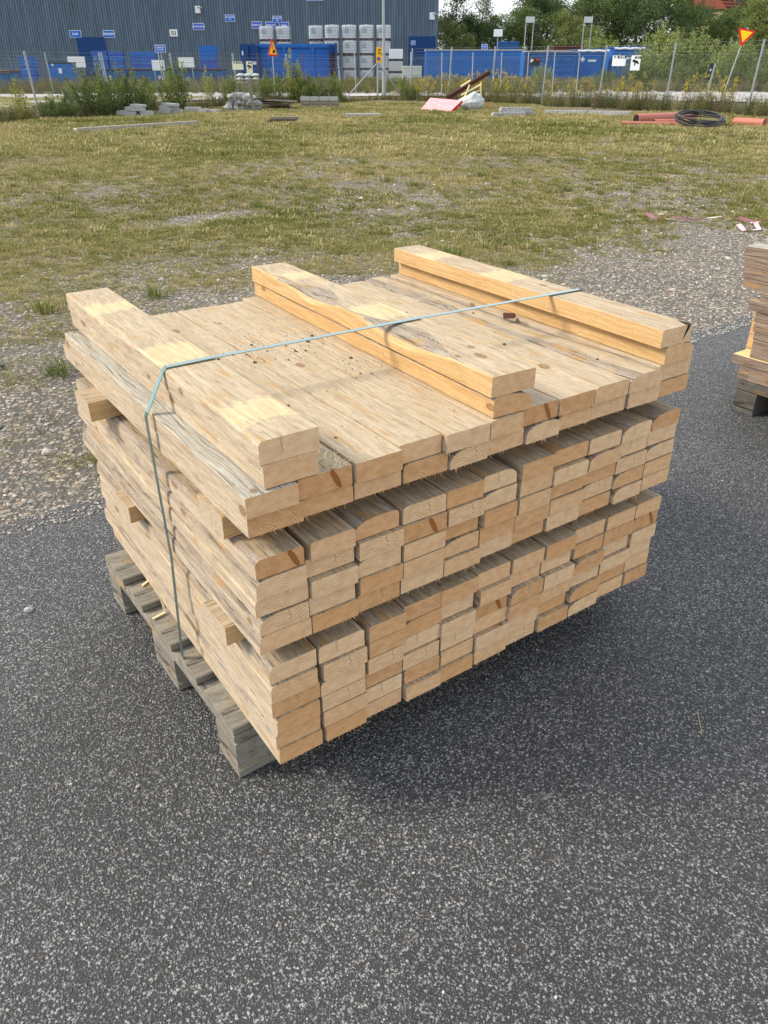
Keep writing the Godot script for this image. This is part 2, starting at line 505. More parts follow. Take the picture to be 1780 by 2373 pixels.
# ---------------------------------------------------------------- planks
# near end at z = 0, runs to -z; wl / wr: how far the wane (the round edge of the log) reaches in from the left / right, dl / dr: how deep
func plank_mesh(w: float, h: float, L: float, wl: float, dl: float, wr: float, dr: float, sd: int, mt: Material, ms: Material, me: Material, fuzz := 0.0, swing := 0.0, gold_in := false, ou_ := -1.0) -> ArrayMesh:
	var top := Geo.new()
	var side := Geo.new()
	var inner := Geo.new()
	var wane := Geo.new()
	var ends := Geo.new()
	var nz := noise(sd, 1.0, 2)
	var N := 8 if swing == 0.0 else 60
	var rings := []
	for s in N + 1:
		var t := float(s) / N
		var z := -L * t
		var k := clampf(1.0 + nz.get_noise_1d(t * 2.5 + 11.0) * 0.9, 0.15, 1.6)
		var k2 := clampf(1.0 + nz.get_noise_1d(t * 2.5 + 91.0) * 0.9, 0.15, 1.6)
		var a := maxf(0.0022, wl * k)
		var b := minf(maxf(0.0018, dl * k), h * 0.92)
		if swing > 0.0:   # the wavy waney edge of the middle runner: two bites from the left
			var bite := exp(-pow((t - 0.29) / 0.13, 2.0)) + 0.95 * exp(-pow((t - 0.665) / 0.10, 2.0)) + 0.35 * exp(-pow((t - 0.84) / 0.05, 2.0))
			a = maxf(0.003, 0.062 * bite)
			b = maxf(0.0025, 0.026 * bite)
		var c := maxf(0.0022, wr * k2)
		var d := minf(maxf(0.0018, dr * k2), h * 0.92)
		var j := 0.0007
		var r := PackedVector3Array()
		var xs := [0.0, w, w, w - c * 0.12, w - c * 0.45, w - c, a, a * 0.45, a * 0.12, 0.0]
		var ys := [0.0, 0.0, h - d, h - d * 0.55, h - d * 0.17, h, h, h - b * 0.17, h - b * 0.55, h - b]
		for i in 10:
			r.append(Vector3(xs[i] + nz.get_noise_2d(i * 9.0, t * 6.0) * j, ys[i] + nz.get_noise_2d(i * 9.0 + 50.0, t * 6.0) * j, z))
		rings.append(r)
	var ou := rnd(0, 1) if ou_ < 0.0 else ou_
	var ov := rnd(0, 1)
	for s in N:
		var acc := ov
		for i in 10:
			var i2 := (i + 1) % 10
			var p: Vector3 = rings[s][i]
			var q: Vector3 = rings[s][i2]
			var p2: Vector3 = rings[s + 1][i]
			var q2: Vector3 = rings[s + 1][i2]
			var l := Vector2(p.x, p.y).distance_to(Vector2(q.x, q.y)) / 0.25
			var g := side
			if i >= 5 and i < 6 or i == 0:
				g = top
			elif i in [2, 3, 4]:
				g = wane if wr > 0.01 else side
			elif i in [6, 7, 8]:
				g = wane if wl > 0.01 or swing > 0.0 and q2.x + p2.x > 0.010 else top if wl <= 0.01 and swing == 0.0 and i < 8 else side
			elif i == 1 or gold_in:
				g = inner
			g.quad(p, p2, q2, q, Vector2(ou - p.z, acc), Vector2(ou - p2.z, acc), Vector2(ou - p2.z, acc + l), Vector2(ou - p.z, acc + l))
			acc += l
	for e in [0, N]:
		var r: PackedVector3Array = rings[e]
		for i in range(1, 9):
			var o := [0, i, i + 1] if e == 0 else [0, i + 1, i]
			var t3 := []
			for k in o:
				t3.append(Vector2(clampf(r[k].x / 0.105, 0, 1), 1.0 - clampf(r[k].y / 0.042, 0, 1)))
			ends.tri(r[o[0]], r[o[1]], r[o[2]], t3[0], t3[1], t3[2])
	# torn fibres along the lower edge of the sawn end
	for k in int(fuzz * 40.0):
		var x := w * (rng.randf() * 0.94 + 0.03)
		var l := rnd(0.001, 0.011) * rng.randf() * 1.4 * (1.0 + 0.8 * nz.get_noise_1d(x * 60.0))
		var p := Vector3(x, 0.0004, -0.0006 - rng.randf() * 0.002)
		var tip := p + Vector3(rnd(-0.5, 0.5) * l, -l * rnd(0.5, 1.0), l * rnd(0.0, 0.6))
		ends.tri(p - Vector3(0.0007, 0, 0), tip, p + Vector3(0.0007, 0, 0), Vector2(0.3, 0.5), Vector2(0.35, 0.5), Vector2(0.32, 0.55))
	var m := ArrayMesh.new()
	top.put(m, mt)
	side.put(m, ms)
	inner.put(m, M.gold[sd % 2])
	wane.put(m, M.wane)
	ends.put(m, me)
	return m


func plank(at: Vector3, w: float, h: float, L: float, wanes: Array, mt: Material, ms: Material, fuzz: float, label: String, group: String, yaw := 0.0, swing := 0.0, gold := false, ou_ := -1.0, end_ := -1) -> MeshInstance3D:
	var sd := rng.randi() % 100000
	var me: Material = M.end[13 if rng.randf() < 0.015 else rng.randi() % 13]
	if end_ >= 0:
		me = M.end[end_]
	var m := plank_mesh(w, h, L, wanes[0], wanes[1], wanes[2], wanes[3], sd, mt, ms, me, fuzz, swing, gold, ou_)
	return single("plank", m, label, "plank", at, Basis(Vector3.UP, yaw), group)


func wane_for(kind: int) -> Array:
	match kind:
		1: return [rnd(0.02, 0.045), rnd(0.012, 0.022), 0.0, 0.0]
		2: return [0.0, 0.0, rnd(0.02, 0.045), rnd(0.012, 0.022)]
		3: return [rnd(0.03, 0.045), rnd(0.012, 0.02), rnd(0.025, 0.04), rnd(0.01, 0.018)]
		5: return [rnd(0.008, 0.020), rnd(0.008, 0.020), 0.0, 0.0]
		4: return [rnd(0.006, 0.012), rnd(0.005, 0.009), rnd(0.004, 0.01), rnd(0.004, 0.008)]
	return [0.0, 0.0, 0.0, 0.0]


func stack() -> void:
	var h := 0.0
	# tiers: name, base height, row pitch, rows (wane kinds per column, bottom row first), column edges, near end
	var bot_x := [0.030, 0.134, 0.240, 0.335, 0.433, 0.529, 0.628, 0.731, 0.833, 0.941, 1.049, 1.146]
	var mid_x := [0.017, 0.119, 0.220, 0.322, 0.425, 0.523, 0.619, 0.718, 0.824, 0.932, 1.038, 1.144]
	var lo_x := [0.013, 0.116, 0.219, 0.322, 0.425, 0.520, 0.618, 0.713, 0.815, 0.926, 1.032, 1.140]
	var up_x := [0.010, 0.106, 0.214, 0.314, 0.410, 0.517, 0.602, 0.705, 0.810, 0.917, 1.026, 1.140]
	var tiers := [
		["bottom", 0.1445, 0.0408, [
			[0, 0, 0, 0, 0, 0, 0, 0, 1, 0, 0], [0, 0, 0, 4, 0, 0, 4, 0, 1, 1, 4], [0, 0, 0, 0, 4, 0, 0, 1, 0, 0, 0],
			[0, 1, 0, 4, 0, 1, 1, 0, 1, 1, 0], [4, 0, 0, 1, 0, 0, 0, 0, 0, 0, 1], [4, 4, 0, 0, 0, 0, 0, 0, 0, 0, 4]], bot_x, 0.137],
		["middle", 0.4315, 0.0390, [
			[0, 0, 0, 0, 0, 0, 0, 0, 0, 1, 0], [1, 0, 0, 0, 1, 0, 0, 0, 1, 1, 0], [0, 0, 1, 0, 0, 0, 0, 1, 0, 0, 1],
			[0, 0, 0, 0, 0, 1, 0, 4, 1, 4, 0], [4, 4, 3, 4, 0, 2, 0, 4, 4, 3, 3]], mid_x, 0.142],
		["top", 0.6725, 0.0388, [[0, 4, 0, 4, 1, 0, 3, 3, 0, 0, 0], []], lo_x, 0.145],
	]
	for t in tiers:
		var rows: int = t[3].size()
		for row in rows:
			var xs: Array = t[4]
			var kinds: Array = t[3][row]
			if t[0] == "top" and row == 1:
				xs = up_x
				kinds = [0, 0, 0, 0, 0, 0, 4, 0, 4, 3, 0]
			for k in 11:
				var x0: float = xs[k]
				var x1: float = xs[k + 1]
				if t[0] != "top":
					x0 += rnd(-0.004, 0.004)
					x1 += rnd(-0.005, 0.002)
				h = t[2]
				var y: float = t[1] + row * h
				var L := 1.045 + rnd(-0.02, 0.02)
				var z: float = t[5] + rnd(-0.008, 0.008)
				if k in [0, 10]:
					z = t[5] + rnd(-0.004, 0.004)
				var top_row := row == rows - 1
				var mt: Material = M.top[rng.randi() % 4] if t[0] == "top" else M.top_dark
				var ms: Material = M.side[rng.randi() % 3]
				if t[0] == "top" and row == 1 and k == 0:
					mt = M.grey
					z += 0.006
				var from_top := rows - row
				var where: String = "top" if from_top == 1 else "bottom" if row == 0 else ORD[from_top - 1]
				var which: String = "leftmost" if k == 0 else "rightmost" if k == 10 else ORD[k]
				var look := "sawn plank with rounded waney edge" if kinds[k] in [1, 2, 3] else "square sawn plank"
				if t[0] == "top" and row == 1 and k == 0:
					look = "greyed sawn plank"
				var lab := "%s, %s end from left in %s row of %s tier" % [look, which, where, t[0]]
				if k == 0 or k == 10:
					lab = "%s, %s end in %s row of %s tier" % [look, which, where, t[0]]
				var wn := wane_for(5 if k == 0 and kinds[k] in [0, 4] and rng.randf() < 0.6 and not (t[0] == "top" and row == 1) else kinds[k])
				if top_row and t[0] != "top" and kinds[k] == 3:
					wn = [0.045, 0.017, 0.018, 0.008]
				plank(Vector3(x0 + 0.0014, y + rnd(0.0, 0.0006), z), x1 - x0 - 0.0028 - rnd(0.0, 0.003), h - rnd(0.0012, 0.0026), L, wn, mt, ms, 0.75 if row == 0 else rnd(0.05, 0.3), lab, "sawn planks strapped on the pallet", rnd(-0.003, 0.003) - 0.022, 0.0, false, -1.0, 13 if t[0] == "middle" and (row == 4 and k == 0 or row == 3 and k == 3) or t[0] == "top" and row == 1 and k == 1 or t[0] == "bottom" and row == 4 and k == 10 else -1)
	# stickers between the tiers, lying across the planks
	var st := [
		["bottom and middle tiers, near the sawn ends", 0.3895, 0.0418, 0.036, -0.002], ["bottom and middle tiers, near the far end", 0.3895, 0.0418, -0.50, 0.010],
		["middle and top tiers, near the sawn ends", 0.6268, 0.0455, 0.055, 0.010], ["middle and top tiers, near the far end", 0.6268, 0.0455, -0.575, -0.014]]
	for s in st:
		var m := plank_mesh(0.098, s[2] - 0.0006, 1.13, 0.0, 0.0, 0.0, 0.0, rng.randi() % 9999, M.top_dark, M.gold[0], M.side[0])
		single("spacer_plank", m, "spacer plank laid crosswise between %s" % s[0], "plank", Vector3(s[4], s[1] + 0.0003, s[3] - 0.098), Basis(Vector3.UP, -PI / 2), "spacer planks between the tiers")
	# three pairs of runners on top
	var yt := 0.7505
	var rl := [
		["left", [0.049, 0.145], [0.046, 0.151], 0.022, 1.07], ["middle", [0.527, 0.622], [0.521, 0.626], 0.058, 1.07], ["right", [1.035, 1.128], [1.015, 1.111], 0.046, 1.04]]
	for r in rl:
		var nm: String = r[0]
		var ln: Array = [0.0, 0.0, 0.0, 0.0] if nm == "left" else [0.012, 0.006, 0.035, 0.016]
		var lo := plank(Vector3(r[1][0], yt + 0.0002, 0.146), r[1][1] - r[1][0], 0.0398, r[4], ln, M.top[0], M.side[1] if nm == "left" else M.gold[0], 0.1, "lower plank of the %s pair lying on top of the stack" % nm, "paired planks on top of the stack", -r[3], 0.0, nm != "left")
		var un: Array = [0.010, 0.007, 0.0, 0.0] if nm == "left" else [0.0, 0.0, 0.0, 0.0]
		var up := plank(Vector3(r[2][0], yt + 0.0404, 0.143), r[2][1] - r[2][0], 0.0395, r[4] - 0.005, un, M.band[{"left": 0, "middle": 1, "right": 2}[nm]], M.side[2] if nm == "left" else M.gold[1], 0.1, {"left": "upper plank of left pair, cream bands across its top, strap over its edge", "middle": "upper plank of middle pair with wavy grey waney left edge", "right": "upper plank of right pair with dark split at its end corner"}[nm], "paired planks on top of the stack", -r[3], 1.0 if nm == "middle" else 0.0, nm != "left", 0.0)
		if nm == "right":   # the split at the end corner
			var g := Geo.new()
			g.tri(Vector3(0.080, 0.0385, 0.0006), Vector3(0.070, 0.004, 0.0006), Vector3(0.092, 0.0390, 0.0006))
			g.tri(Vector3(0.074, 0.0404, 0.001), Vector3(0.0935, 0.0404, 0.001), Vector3(0.088, 0.0404, -0.035))
			part("split", g.mesh(M.dark), up)
	# torn knot on the second plank from the left
	var f := Geo.new()
	for k in 130:
		var p := Vector3(rnd(0.150, 0.208), 0.7495 - 0.001, rnd(0.055, 0.148))
		if Vector2((p.x - 0.180) / 0.03, (p.z - 0.115) / 0.04).length() > 1.0:
			continue
		var d := Vector3(rnd(-0.4, 1.0), rnd(0.1, 0.5), rnd(-0.6, 0.8)).normalized() * rnd(0.008, 0.022)
		f.tri(p, p + d, p + Vector3(0.0016, 0, 0.0012))
	# bark crumbs and grit on the top
	var cx := []
	var cg := Geo.new()
	for k in 7:
		var a := TAU * k / 7.0
		var b := TAU * (k + 1) / 7.0
		cg.tri(Vector3(0, 1, 0), Vector3(cos(b), 0.2, sin(b)), Vector3(cos(a), 0.1, sin(a)))
	for k in 260:
		var p := Vector3(rnd(0.16, 0.52), 0.7497, rnd(-0.75, 0.10))
		if k < 120:
			var o: Vector2 = [Vector2(0.42, -0.40), Vector2(0.33, -0.42), Vector2(0.47, -0.25), Vector2(0.50, -0.46), Vector2(0.36, -0.50)][k % 5]
			p = Vector3(o.x + rng.randfn(0, 0.022), 0.7497, o.y + rng.randfn(0, 0.03))
		elif k > 215:
			p = Vector3(rnd(0.66, 1.0), 0.7497, rnd(-0.8, 0.10))
		var s := rnd(0.0006, 0.0018) if k % 9 else rnd(0.0022, 0.0052)
		cx.append(Transform3D(Basis.from_euler(Vector3(rnd(-0.2, 0.2), rnd(0, 6), 0)).scaled(Vector3(s, s * 0.7, s * rnd(0.6, 1.6))), p))
	stuff("bark_crumbs", cg.mesh(M.crumb), cx, [], "dark bark crumbs scattered on top of the plank stack", "bark")
	single("torn_fibres", f.mesh(M.pale), "frayed tuft of torn wood fibres at front left of the stack top", "wood fibres")
	var lf := Geo.new()
	for k in 5:
		lf.quad(Vector3(-0.028 + k * 0.011, 0.010 * sin(k * 1.1) + 0.012, 0.014), Vector3(-0.017 + k * 0.011, 0.010 * sin((k + 1) * 1.1) + 0.012, 0.016), Vector3(-0.017 + k * 0.011, 0.012 * sin((k + 1) * 1.1) + 0.010, -0.016), Vector3(-0.028 + k * 0.011, 0.012 * sin(k * 1.1) + 0.010, -0.012))
	single("dry_leaf", lf.mesh(M.rust), "curled brown dry leaf beside the right pair of planks", "leaf", Vector3(1.005, 0.7497, -0.31), Basis(Vector3.UP, 0.7))


func strap() -> void:
	var p := PackedVector3Array()
	var hw := 0.0065
	var path := [Vector3(0.30, 0.110, -0.266), Vector3(0.012, 0.1195, -0.268), Vector3(0.0045, 0.124, -0.268), Vector3(0.016, 0.42, -0.262), Vector3(0.0115, 0.62, -0.258), Vector3(0.0085, 0.745, -0.252), Vector3(0.0125, 0.7535, -0.252), Vector3(0.0525, 0.826, -0.250), Vector3(0.060, 0.8335, -0.250), Vector3(0.155, 0.8337, -0.249), Vector3(0.34, 0.8330, -0.242), Vector3(0.545, 0.8337, -0.233), Vector3(0.640, 0.8337, -0.229), Vector3(0.85, 0.8330, -0.215), Vector3(1.035, 0.8337, -0.202), Vector3(1.128, 0.8337, -0.196), Vector3(1.134, 0.829, -0.196), Vector3(1.150, 0.745, -0.196), Vector3(1.152, 0.42, -0.200), Vector3(1.202, 0.142, -0.205), Vector3(1.202, 0.120, -0.205), Vector3(0.90, 0.110, -0.205)]
	for q in path:
		p.append(q)
	var g := Geo.new()
	for i in p.size() - 1:
		var d := (p[i + 1] - p[i]).normalized()
		var z := Vector3(0, 0, hw)
		var o := Vector3(-d.y, d.x, 0) * 0.0007
		if d.x > 0.0 and o.y < 0.0 or p[i].y < 0.2:
			pass
		g.quad(p[i] - z + o, p[i] + z + o, p[i + 1] + z + o, p[i + 1] - z + o)
		g.quad(p[i] - z - o, p[i + 1] - z - o, p[i + 1] + z - o, p[i] + z - o)
		g.quad(p[i] + z - o, p[i + 1] + z - o, p[i + 1] + z + o, p[i] + z + o)
		g.quad(p[i] - z + o, p[i + 1] - z + o, p[i + 1] - z - o, p[i] - z - o)
	single("packing_strap", g.mesh(M.strap), "dark green plastic strap tied round the plank stack and its pallet", "strap")


func pallet(label: String, at: Vector3, m: StandardMaterial3D) -> void:
	var o := thing("pallet", label, "pallet", at)
	var zs := [[0.0, 0.145], [0.186, 0.1], [0.3275, 0.145], [0.514, 0.1], [0.655, 0.145]]
	for z in zs:
		var g := Geo.new()
		var w: float = z[1]
		g.prism(Transform3D(Basis(Vector3.UP, -PI / 2), Vector3(0.6, 0.133, -z[0] - w * 0.5)), PackedVector2Array([Vector2(-w / 2 + 0.003, -0.0105), Vector2(w / 2 - 0.003, -0.0105), Vector2(w / 2, -0.0075), Vector2(w / 2, 0.0075), Vector2(w / 2 - 0.003, 0.0105), Vector2(-w / 2 + 0.003, 0.0105), Vector2(-w / 2, 0.0075), Vector2(-w / 2, -0.0075)]), 1.2 - rnd(0.0, 0.006), 1.0)
		for k in 3:   # nail heads
			for s in [-0.28, 0.28]:
				g.tube(Vector3(0.07 + k * 0.53, 0.1435, -z[0] - w * (0.5 + s)), Vector3(0.07 + k * 0.53, 0.1443, -z[0] - w * (0.5 + s)), 0.0045, 6)
		part("top_board", g.mesh(m), o)
	for x in [0.0, 0.5275, 1.055]:
		var g := Geo.new()
		g.bevel(Vector3(x + 0.0725, 0.1112, -0.4), Vector3(0.143, 0.0215, 0.798), 0.003)
		part("stringer_board", g.mesh(m), o)
		for z in [[0.0, 0.1], [0.3275, 0.145], [0.7, 0.1]]:
			var b := Geo.new()
			b.bevel(Vector3(x + 0.0725, 0.0611, -z[0] - z[1] * 0.5), Vector3(0.141, 0.0775, z[1] - 0.004), 0.007, Basis(), 1.3)
			part("block", b.mesh(m), o)
	for z in [[0.0, 0.1], [0.3275, 0.145], [0.7, 0.1]]:
		var g := Geo.new()
		var w: float = z[1]
		g.prism(Transform3D(Basis(Vector3.UP, -PI / 2), Vector3(0.6, 0.011, -z[0] - w * 0.5)), PackedVector2Array([Vector2(-w / 2, -0.0105), Vector2(w / 2, -0.0105), Vector2(w / 2, 0.005), Vector2(w / 2 - 0.006, 0.0105), Vector2(-w / 2 + 0.006, 0.0105), Vector2(-w / 2, 0.005)]), 1.196)
		part("bottom_board", g.mesh(m), o)


func second_stack() -> void:
	# rows from the top: height of the underside, thickness, far end, left side
	pallet("weathered pallet coloured darker for shade under the brown stack at the right edge", Vector3(2.70, 0.0, 0.22), M.old_shaded)
	var rows := [
		["topmost", 0.645, 0.042, -0.680, 2.700], ["second from top", 0.604, 0.0405, -0.672, 2.699], ["third from top", 0.562, 0.0405, -0.668, 2.700], ["fourth from top", 0.521, 0.0405, -0.660, 2.703],
		["fifth from top", 0.482, 0.038, -0.572, 2.700], ["sixth from top, sticking out", 0.440, 0.0415, -0.612, 2.698],
		["seventh from top, with big knot", 0.396, 0.0425, -0.575, 2.703], ["eighth from top", 0.357, 0.038, -0.568, 2.700], ["ninth from top", 0.324, 0.032, -0.560, 2.703], ["tenth from top", 0.288, 0.0355, -0.556, 2.702], ["eleventh from top", 0.248, 0.0395, -0.556, 2.703],
		["third from bottom with pale top", 0.207, 0.0405, -0.626, 2.698], ["lowest", 0.1455, 0.0405, -0.590, 2.705], ["second from bottom", 0.1868, 0.0195, -0.592, 2.703]]
	for r in rows:
		var m := plank_mesh(0.105, r[2] - 0.0012, 0.9, 0.0, 0.0, 0.0, 0.0, rng.randi() % 9999, M.yellow if "pale" in r[0] else M.grey if r[0] == "topmost" else M.top[3], M.brown, M.end[3], 0.0, 0.0)
		single("plank", m, "weathered brown plank in the stack at the right edge, %s" % r[0], "plank", Vector3(r[4], r[1] + 0.0004, r[3] + 0.9), Basis(), "planks of the stack at the right edge")
	for k in 3:
		var x := 2.70 + 0.112 * (k + 1)
		for y in [[0.521, 0.166, "upper"], [0.248, 0.190, "middle"], [0.1455, 0.1015, "lower"]]:
			var hh: float = y[1] / 3.0
			for j in 3:
				var m := plank_mesh(0.107, hh - 0.0012, 0.93, 0.0, 0.0, 0.0, 0.0, rng.randi() % 9999, M.top[3], M.gold[0], M.end[3])
				single("plank", m, "plank inside the right edge stack, %s group, %s row, %s column in" % [y[2], ["bottom", "middle", "top"][j], ORD[k + 1]], "plank", Vector3(x, y[0] + hh * j + 0.0004, 0.29 - 0.03 * k), Basis(), "planks of the stack at the right edge")


# ---------------------------------------------------------------- ground
var fn_a := noise(61, 0.22, 3)
var fn_b := noise(62, 1.1, 3)
var fn_c := noise(63, 0.05, 2)


func edge_z(x: float) -> float:   # where the asphalt ends
	return -1.42 + 0.06 * fn_a.get_noise_1d(x * 3.0) + 0.025 * fn_b.get_noise_1d(x * 5.0) + 0.014 * maxf(0.0, x)


func field_y(x: float, z: float) -> float:
	var d := maxf(0.0, edge_z(x) - z)
	return -0.012 + minf(d, 1.0) * 0.018 + smoothstep(1.0, 5.0, d) * (0.05 * fn_a.get_noise_2d(x, z) + 0.015 * fn_b.get_noise_2d(x, z))


func grassy(x: float, z: float) -> float:   # 0 bare gravel .. 1 closed turf
	var d := edge_z(x) - z
	if d < 0.05:
		return 0.0
	var far := smoothstep(0.25, 2.6, d) * 0.50 + smoothstep(2.5, 14.0, d) * 0.24
	var g := far + 0.55 * fn_a.get_noise_2d(x * 1.4, z * 1.4) + 0.42 * fn_b.get_noise_2d(x * 1.3, z * 1.3) + 0.35 * fn_b.get_noise_2d(x * 4.1 + 30.0, z * 4.1) + 0.10
	if x > 1.5:
		g -= 0.34 * smoothstep(3.0, 0.6, d)
	g -= 0.9 * exp(-pow((x - 2.9) / 0.75, 2.0) - pow((z + 6.7) / 0.35, 2.0))
	return clampf(g, 0.0, 1.0)


func in_view(p: Vector3, margin := 1.10) -> bool:
	var r := p - Vector3(-0.414, 1.317, 1.104)
	var u := r.x * 0.8114 + r.z * 0.5845
	var v := r.x * 0.5845 - r.z * 0.8114
	return v > 0.4 and absf(u) < margin * (0.40 * v + 0.9)


func ground() -> void:
	# asphalt
	var g := Geo.new()
	var xs := []
	var x := -7.0
	while x < 15.0:
		xs.append(x)
		x += 0.14
	var rows := 46
	for i in xs.size() - 1:
		for j in rows:
			var q := []
			for e in [[0, 0], [1, 0], [1, 1], [0, 1]]:
				var X: float = xs[i + e[0]]
				var t := float(j + e[1]) / rows
				var Z := lerpf(7.0, edge_z(X) + 0.015 * fn_b.get_noise_1d(X * 40.0), 1.0 - pow(1.0 - t, 1.6))
				var tone := 1.0 + 0.22 * fn_b.get_noise_2d(X * 0.9, Z * 0.9) + 0.2 * fn_a.get_noise_2d(X * 3.0, Z * 3.0)
				var dust := smoothstep(0.5, 0.0, Z - edge_z(X)) * 0.25
				tone *= 1.0 + dust
				tone *= 0.84
				q.append([Vector3(X, 0.0015 * fn_b.get_noise_2d(X * 2.0, Z * 2.0) - 0.001, Z), Color(tone, tone * (1.0 - dust * 0.05), tone * (1.0 - dust * 0.12))])
			for t3 in [[0, 1, 2], [0, 2, 3]]:
				var n0 := Vector3.UP
				g.v.append_array([q[t3[0]][0], q[t3[2]][0], q[t3[1]][0]])
				g.n.append_array([n0, n0, n0])
				g.u.append_array([Vector2.ZERO, Vector2.ZERO, Vector2.ZERO])
				g.c.append_array([q[t3[0]][1], q[t3[2]][1], q[t3[1]][1]])
	ground_part("asphalt", g.mesh(M.asphalt))
	# field and yard: one sheet out to the horizon
	var f := Geo.new()
	var gx := [-500.0, -250.0, -120.0, -60.0, -30.0, -18.0]
	x = -12.0
	while x < 34.0:
		gx.append(x)
		x += 0.25 if x > -4.0 and x < 14.0 else 0.5
	gx.append_array([40.0, 50.0, 65.0, 90.0, 140.0, 250.0, 500.0])
	var gz := [60.0, 20.0, 7.0, 2.0]
	var z := -1.15
	while z > -38.0:
		gz.append(z)
		z -= 0.16 if z > -4.0 else 0.25 if z > -14.0 else 0.5
	gz.append_array([-42.0, -48.0, -56.0, -70.0, -90.0, -120.0, -180.0, -300.0, -500.0])
	var cols := {}
	for i in gx.size():
		for j in gz.size():
			var X: float = gx[i]
			var Z: float = gz[j]
			var k := smoothstep(0.15, 0.75, grassy(X, Z))
			var br := 0.97 + 0.2 * fn_b.get_noise_2d(X * 0.5 + 80.0, Z * 0.5)
			var gravel := Color(0.82, 0.79, 0.74) * br
			var turf := Color(0.62, 0.56, 0.28).lerp(Color(0.92, 0.76, 0.42), clampf(0.5 + fn_a.get_noise_2d(X * 0.6 + 40.0, Z * 0.6) * 1.3, 0.0, 1.0))
			cols[Vector2i(i, j)] = [Vector3(X, field_y(X, Z) if Z < -1.0 and Z > -60.0 and absf(X) < 80.0 else -0.014, Z), gravel.lerp(turf, k * 0.7)]
	for i in gx.size() - 1:
		for j in gz.size() - 1:
			var q := [cols[Vector2i(i, j)], cols[Vector2i(i + 1, j)], cols[Vector2i(i + 1, j + 1)], cols[Vector2i(i, j + 1)]]
			for t3 in [[0, 1, 2], [0, 2, 3]]:
				f.v.append_array([q[t3[0]][0], q[t3[2]][0], q[t3[1]][0]])
				f.n.append_array([Vector3.UP, Vector3.UP, Vector3.UP])
				f.u.append_array([Vector2.ZERO, Vector2.ZERO, Vector2.ZERO])
				f.c.append_array([q[t3[0]][1], q[t3[2]][1], q[t3[1]][1]])
	ground_part("field_ground", f.mesh(M.gravel))
	# pale gravel road behind the fence
	var near := [Vector3(-6, 0, -38), Vector3(8.9, 0, -32.4), Vector3(15.3, 0, -35.6), Vector3(22.7, 0, -37.6), Vector3(28, 0, -34.6), Vector3(31.5, 0, -29.0), Vector3(33, 0, -23), Vector3(35, 0, -17), Vector3(42, 0, -4)]
	var far := [Vector3(-4, 0, -58), Vector3(13.6, 0, -48.5), Vector3(23.1, 0, -47.3), Vector3(30.8, 0, -46.4), Vector3(40.7, 0, -46.3), Vector3(55.1, 0, -47.7), Vector3(67.8, 0, -45.9), Vector3(80, 0, -40), Vector3(95, 0, -25)]
	var r := Geo.new()
	for i in near.size() - 1:
		var up := Vector3(0, 0.045, 0)
		r.quad(near[i] + up, near[i + 1] + up, far[i + 1] + up, far[i] + up)
	ground_part("gravel_road", r.mesh(M.road))


func rock_mesh(sd: int) -> ArrayMesh:
	var s := SphereMesh.new()
	s.radial_segments = 7
	s.rings = 3
	s.radius = 1.0
	s.height = 2.0
	var a := s.get_mesh_arrays()
	var v: PackedVector3Array = a[Mesh.ARRAY_VERTEX]
	var nz := noise(sd, 0.9, 1)
	for i in v.size():
		v[i] = v[i] * (1.0 + 0.45 * nz.get_noise_3dv(v[i]))
	var ix: PackedInt32Array = a[Mesh.ARRAY_INDEX]
	var g := Geo.new()
	for i in range(0, ix.size(), 3):
		g.tri(v[ix[i]], v[ix[i + 2]], v[ix[i + 1]])
	return g.mesh(M.tint)


func tuft_mesh(blades: int, spread: float, tall: float, wide: float) -> ArrayMesh:
	var g := Geo.new()
	for k in blades:
		var a := rnd(0, TAU)
		var d := Vector3(cos(a), 0, sin(a))
		var p := d * rnd(0.0, spread * 0.5) + Vector3(rnd(-1, 1), 0, rnd(-1, 1)) * spread * 0.3
		var l := tall * rnd(0.5, 1.0)
		var s := d.cross(Vector3.UP) * wide * rnd(0.6, 1.2)
		var lean := rnd(0.2, 1.1)
		var m := p + Vector3.UP * l * 0.6 + d * l * 0.3 * lean
		var t := p + Vector3.UP * l * rnd(0.7, 0.95) + d * l * 0.85 * lean
		var c := rnd(0.75, 1.2)
		g.col = Color(c, c, c * rnd(0.85, 1.0))
		g.quad(p - s, p + s, m + s * 0.8, m - s * 0.8)
		g.tri(m - s * 0.8, m + s * 0.8, t)
	return g.mesh(M.leaf)


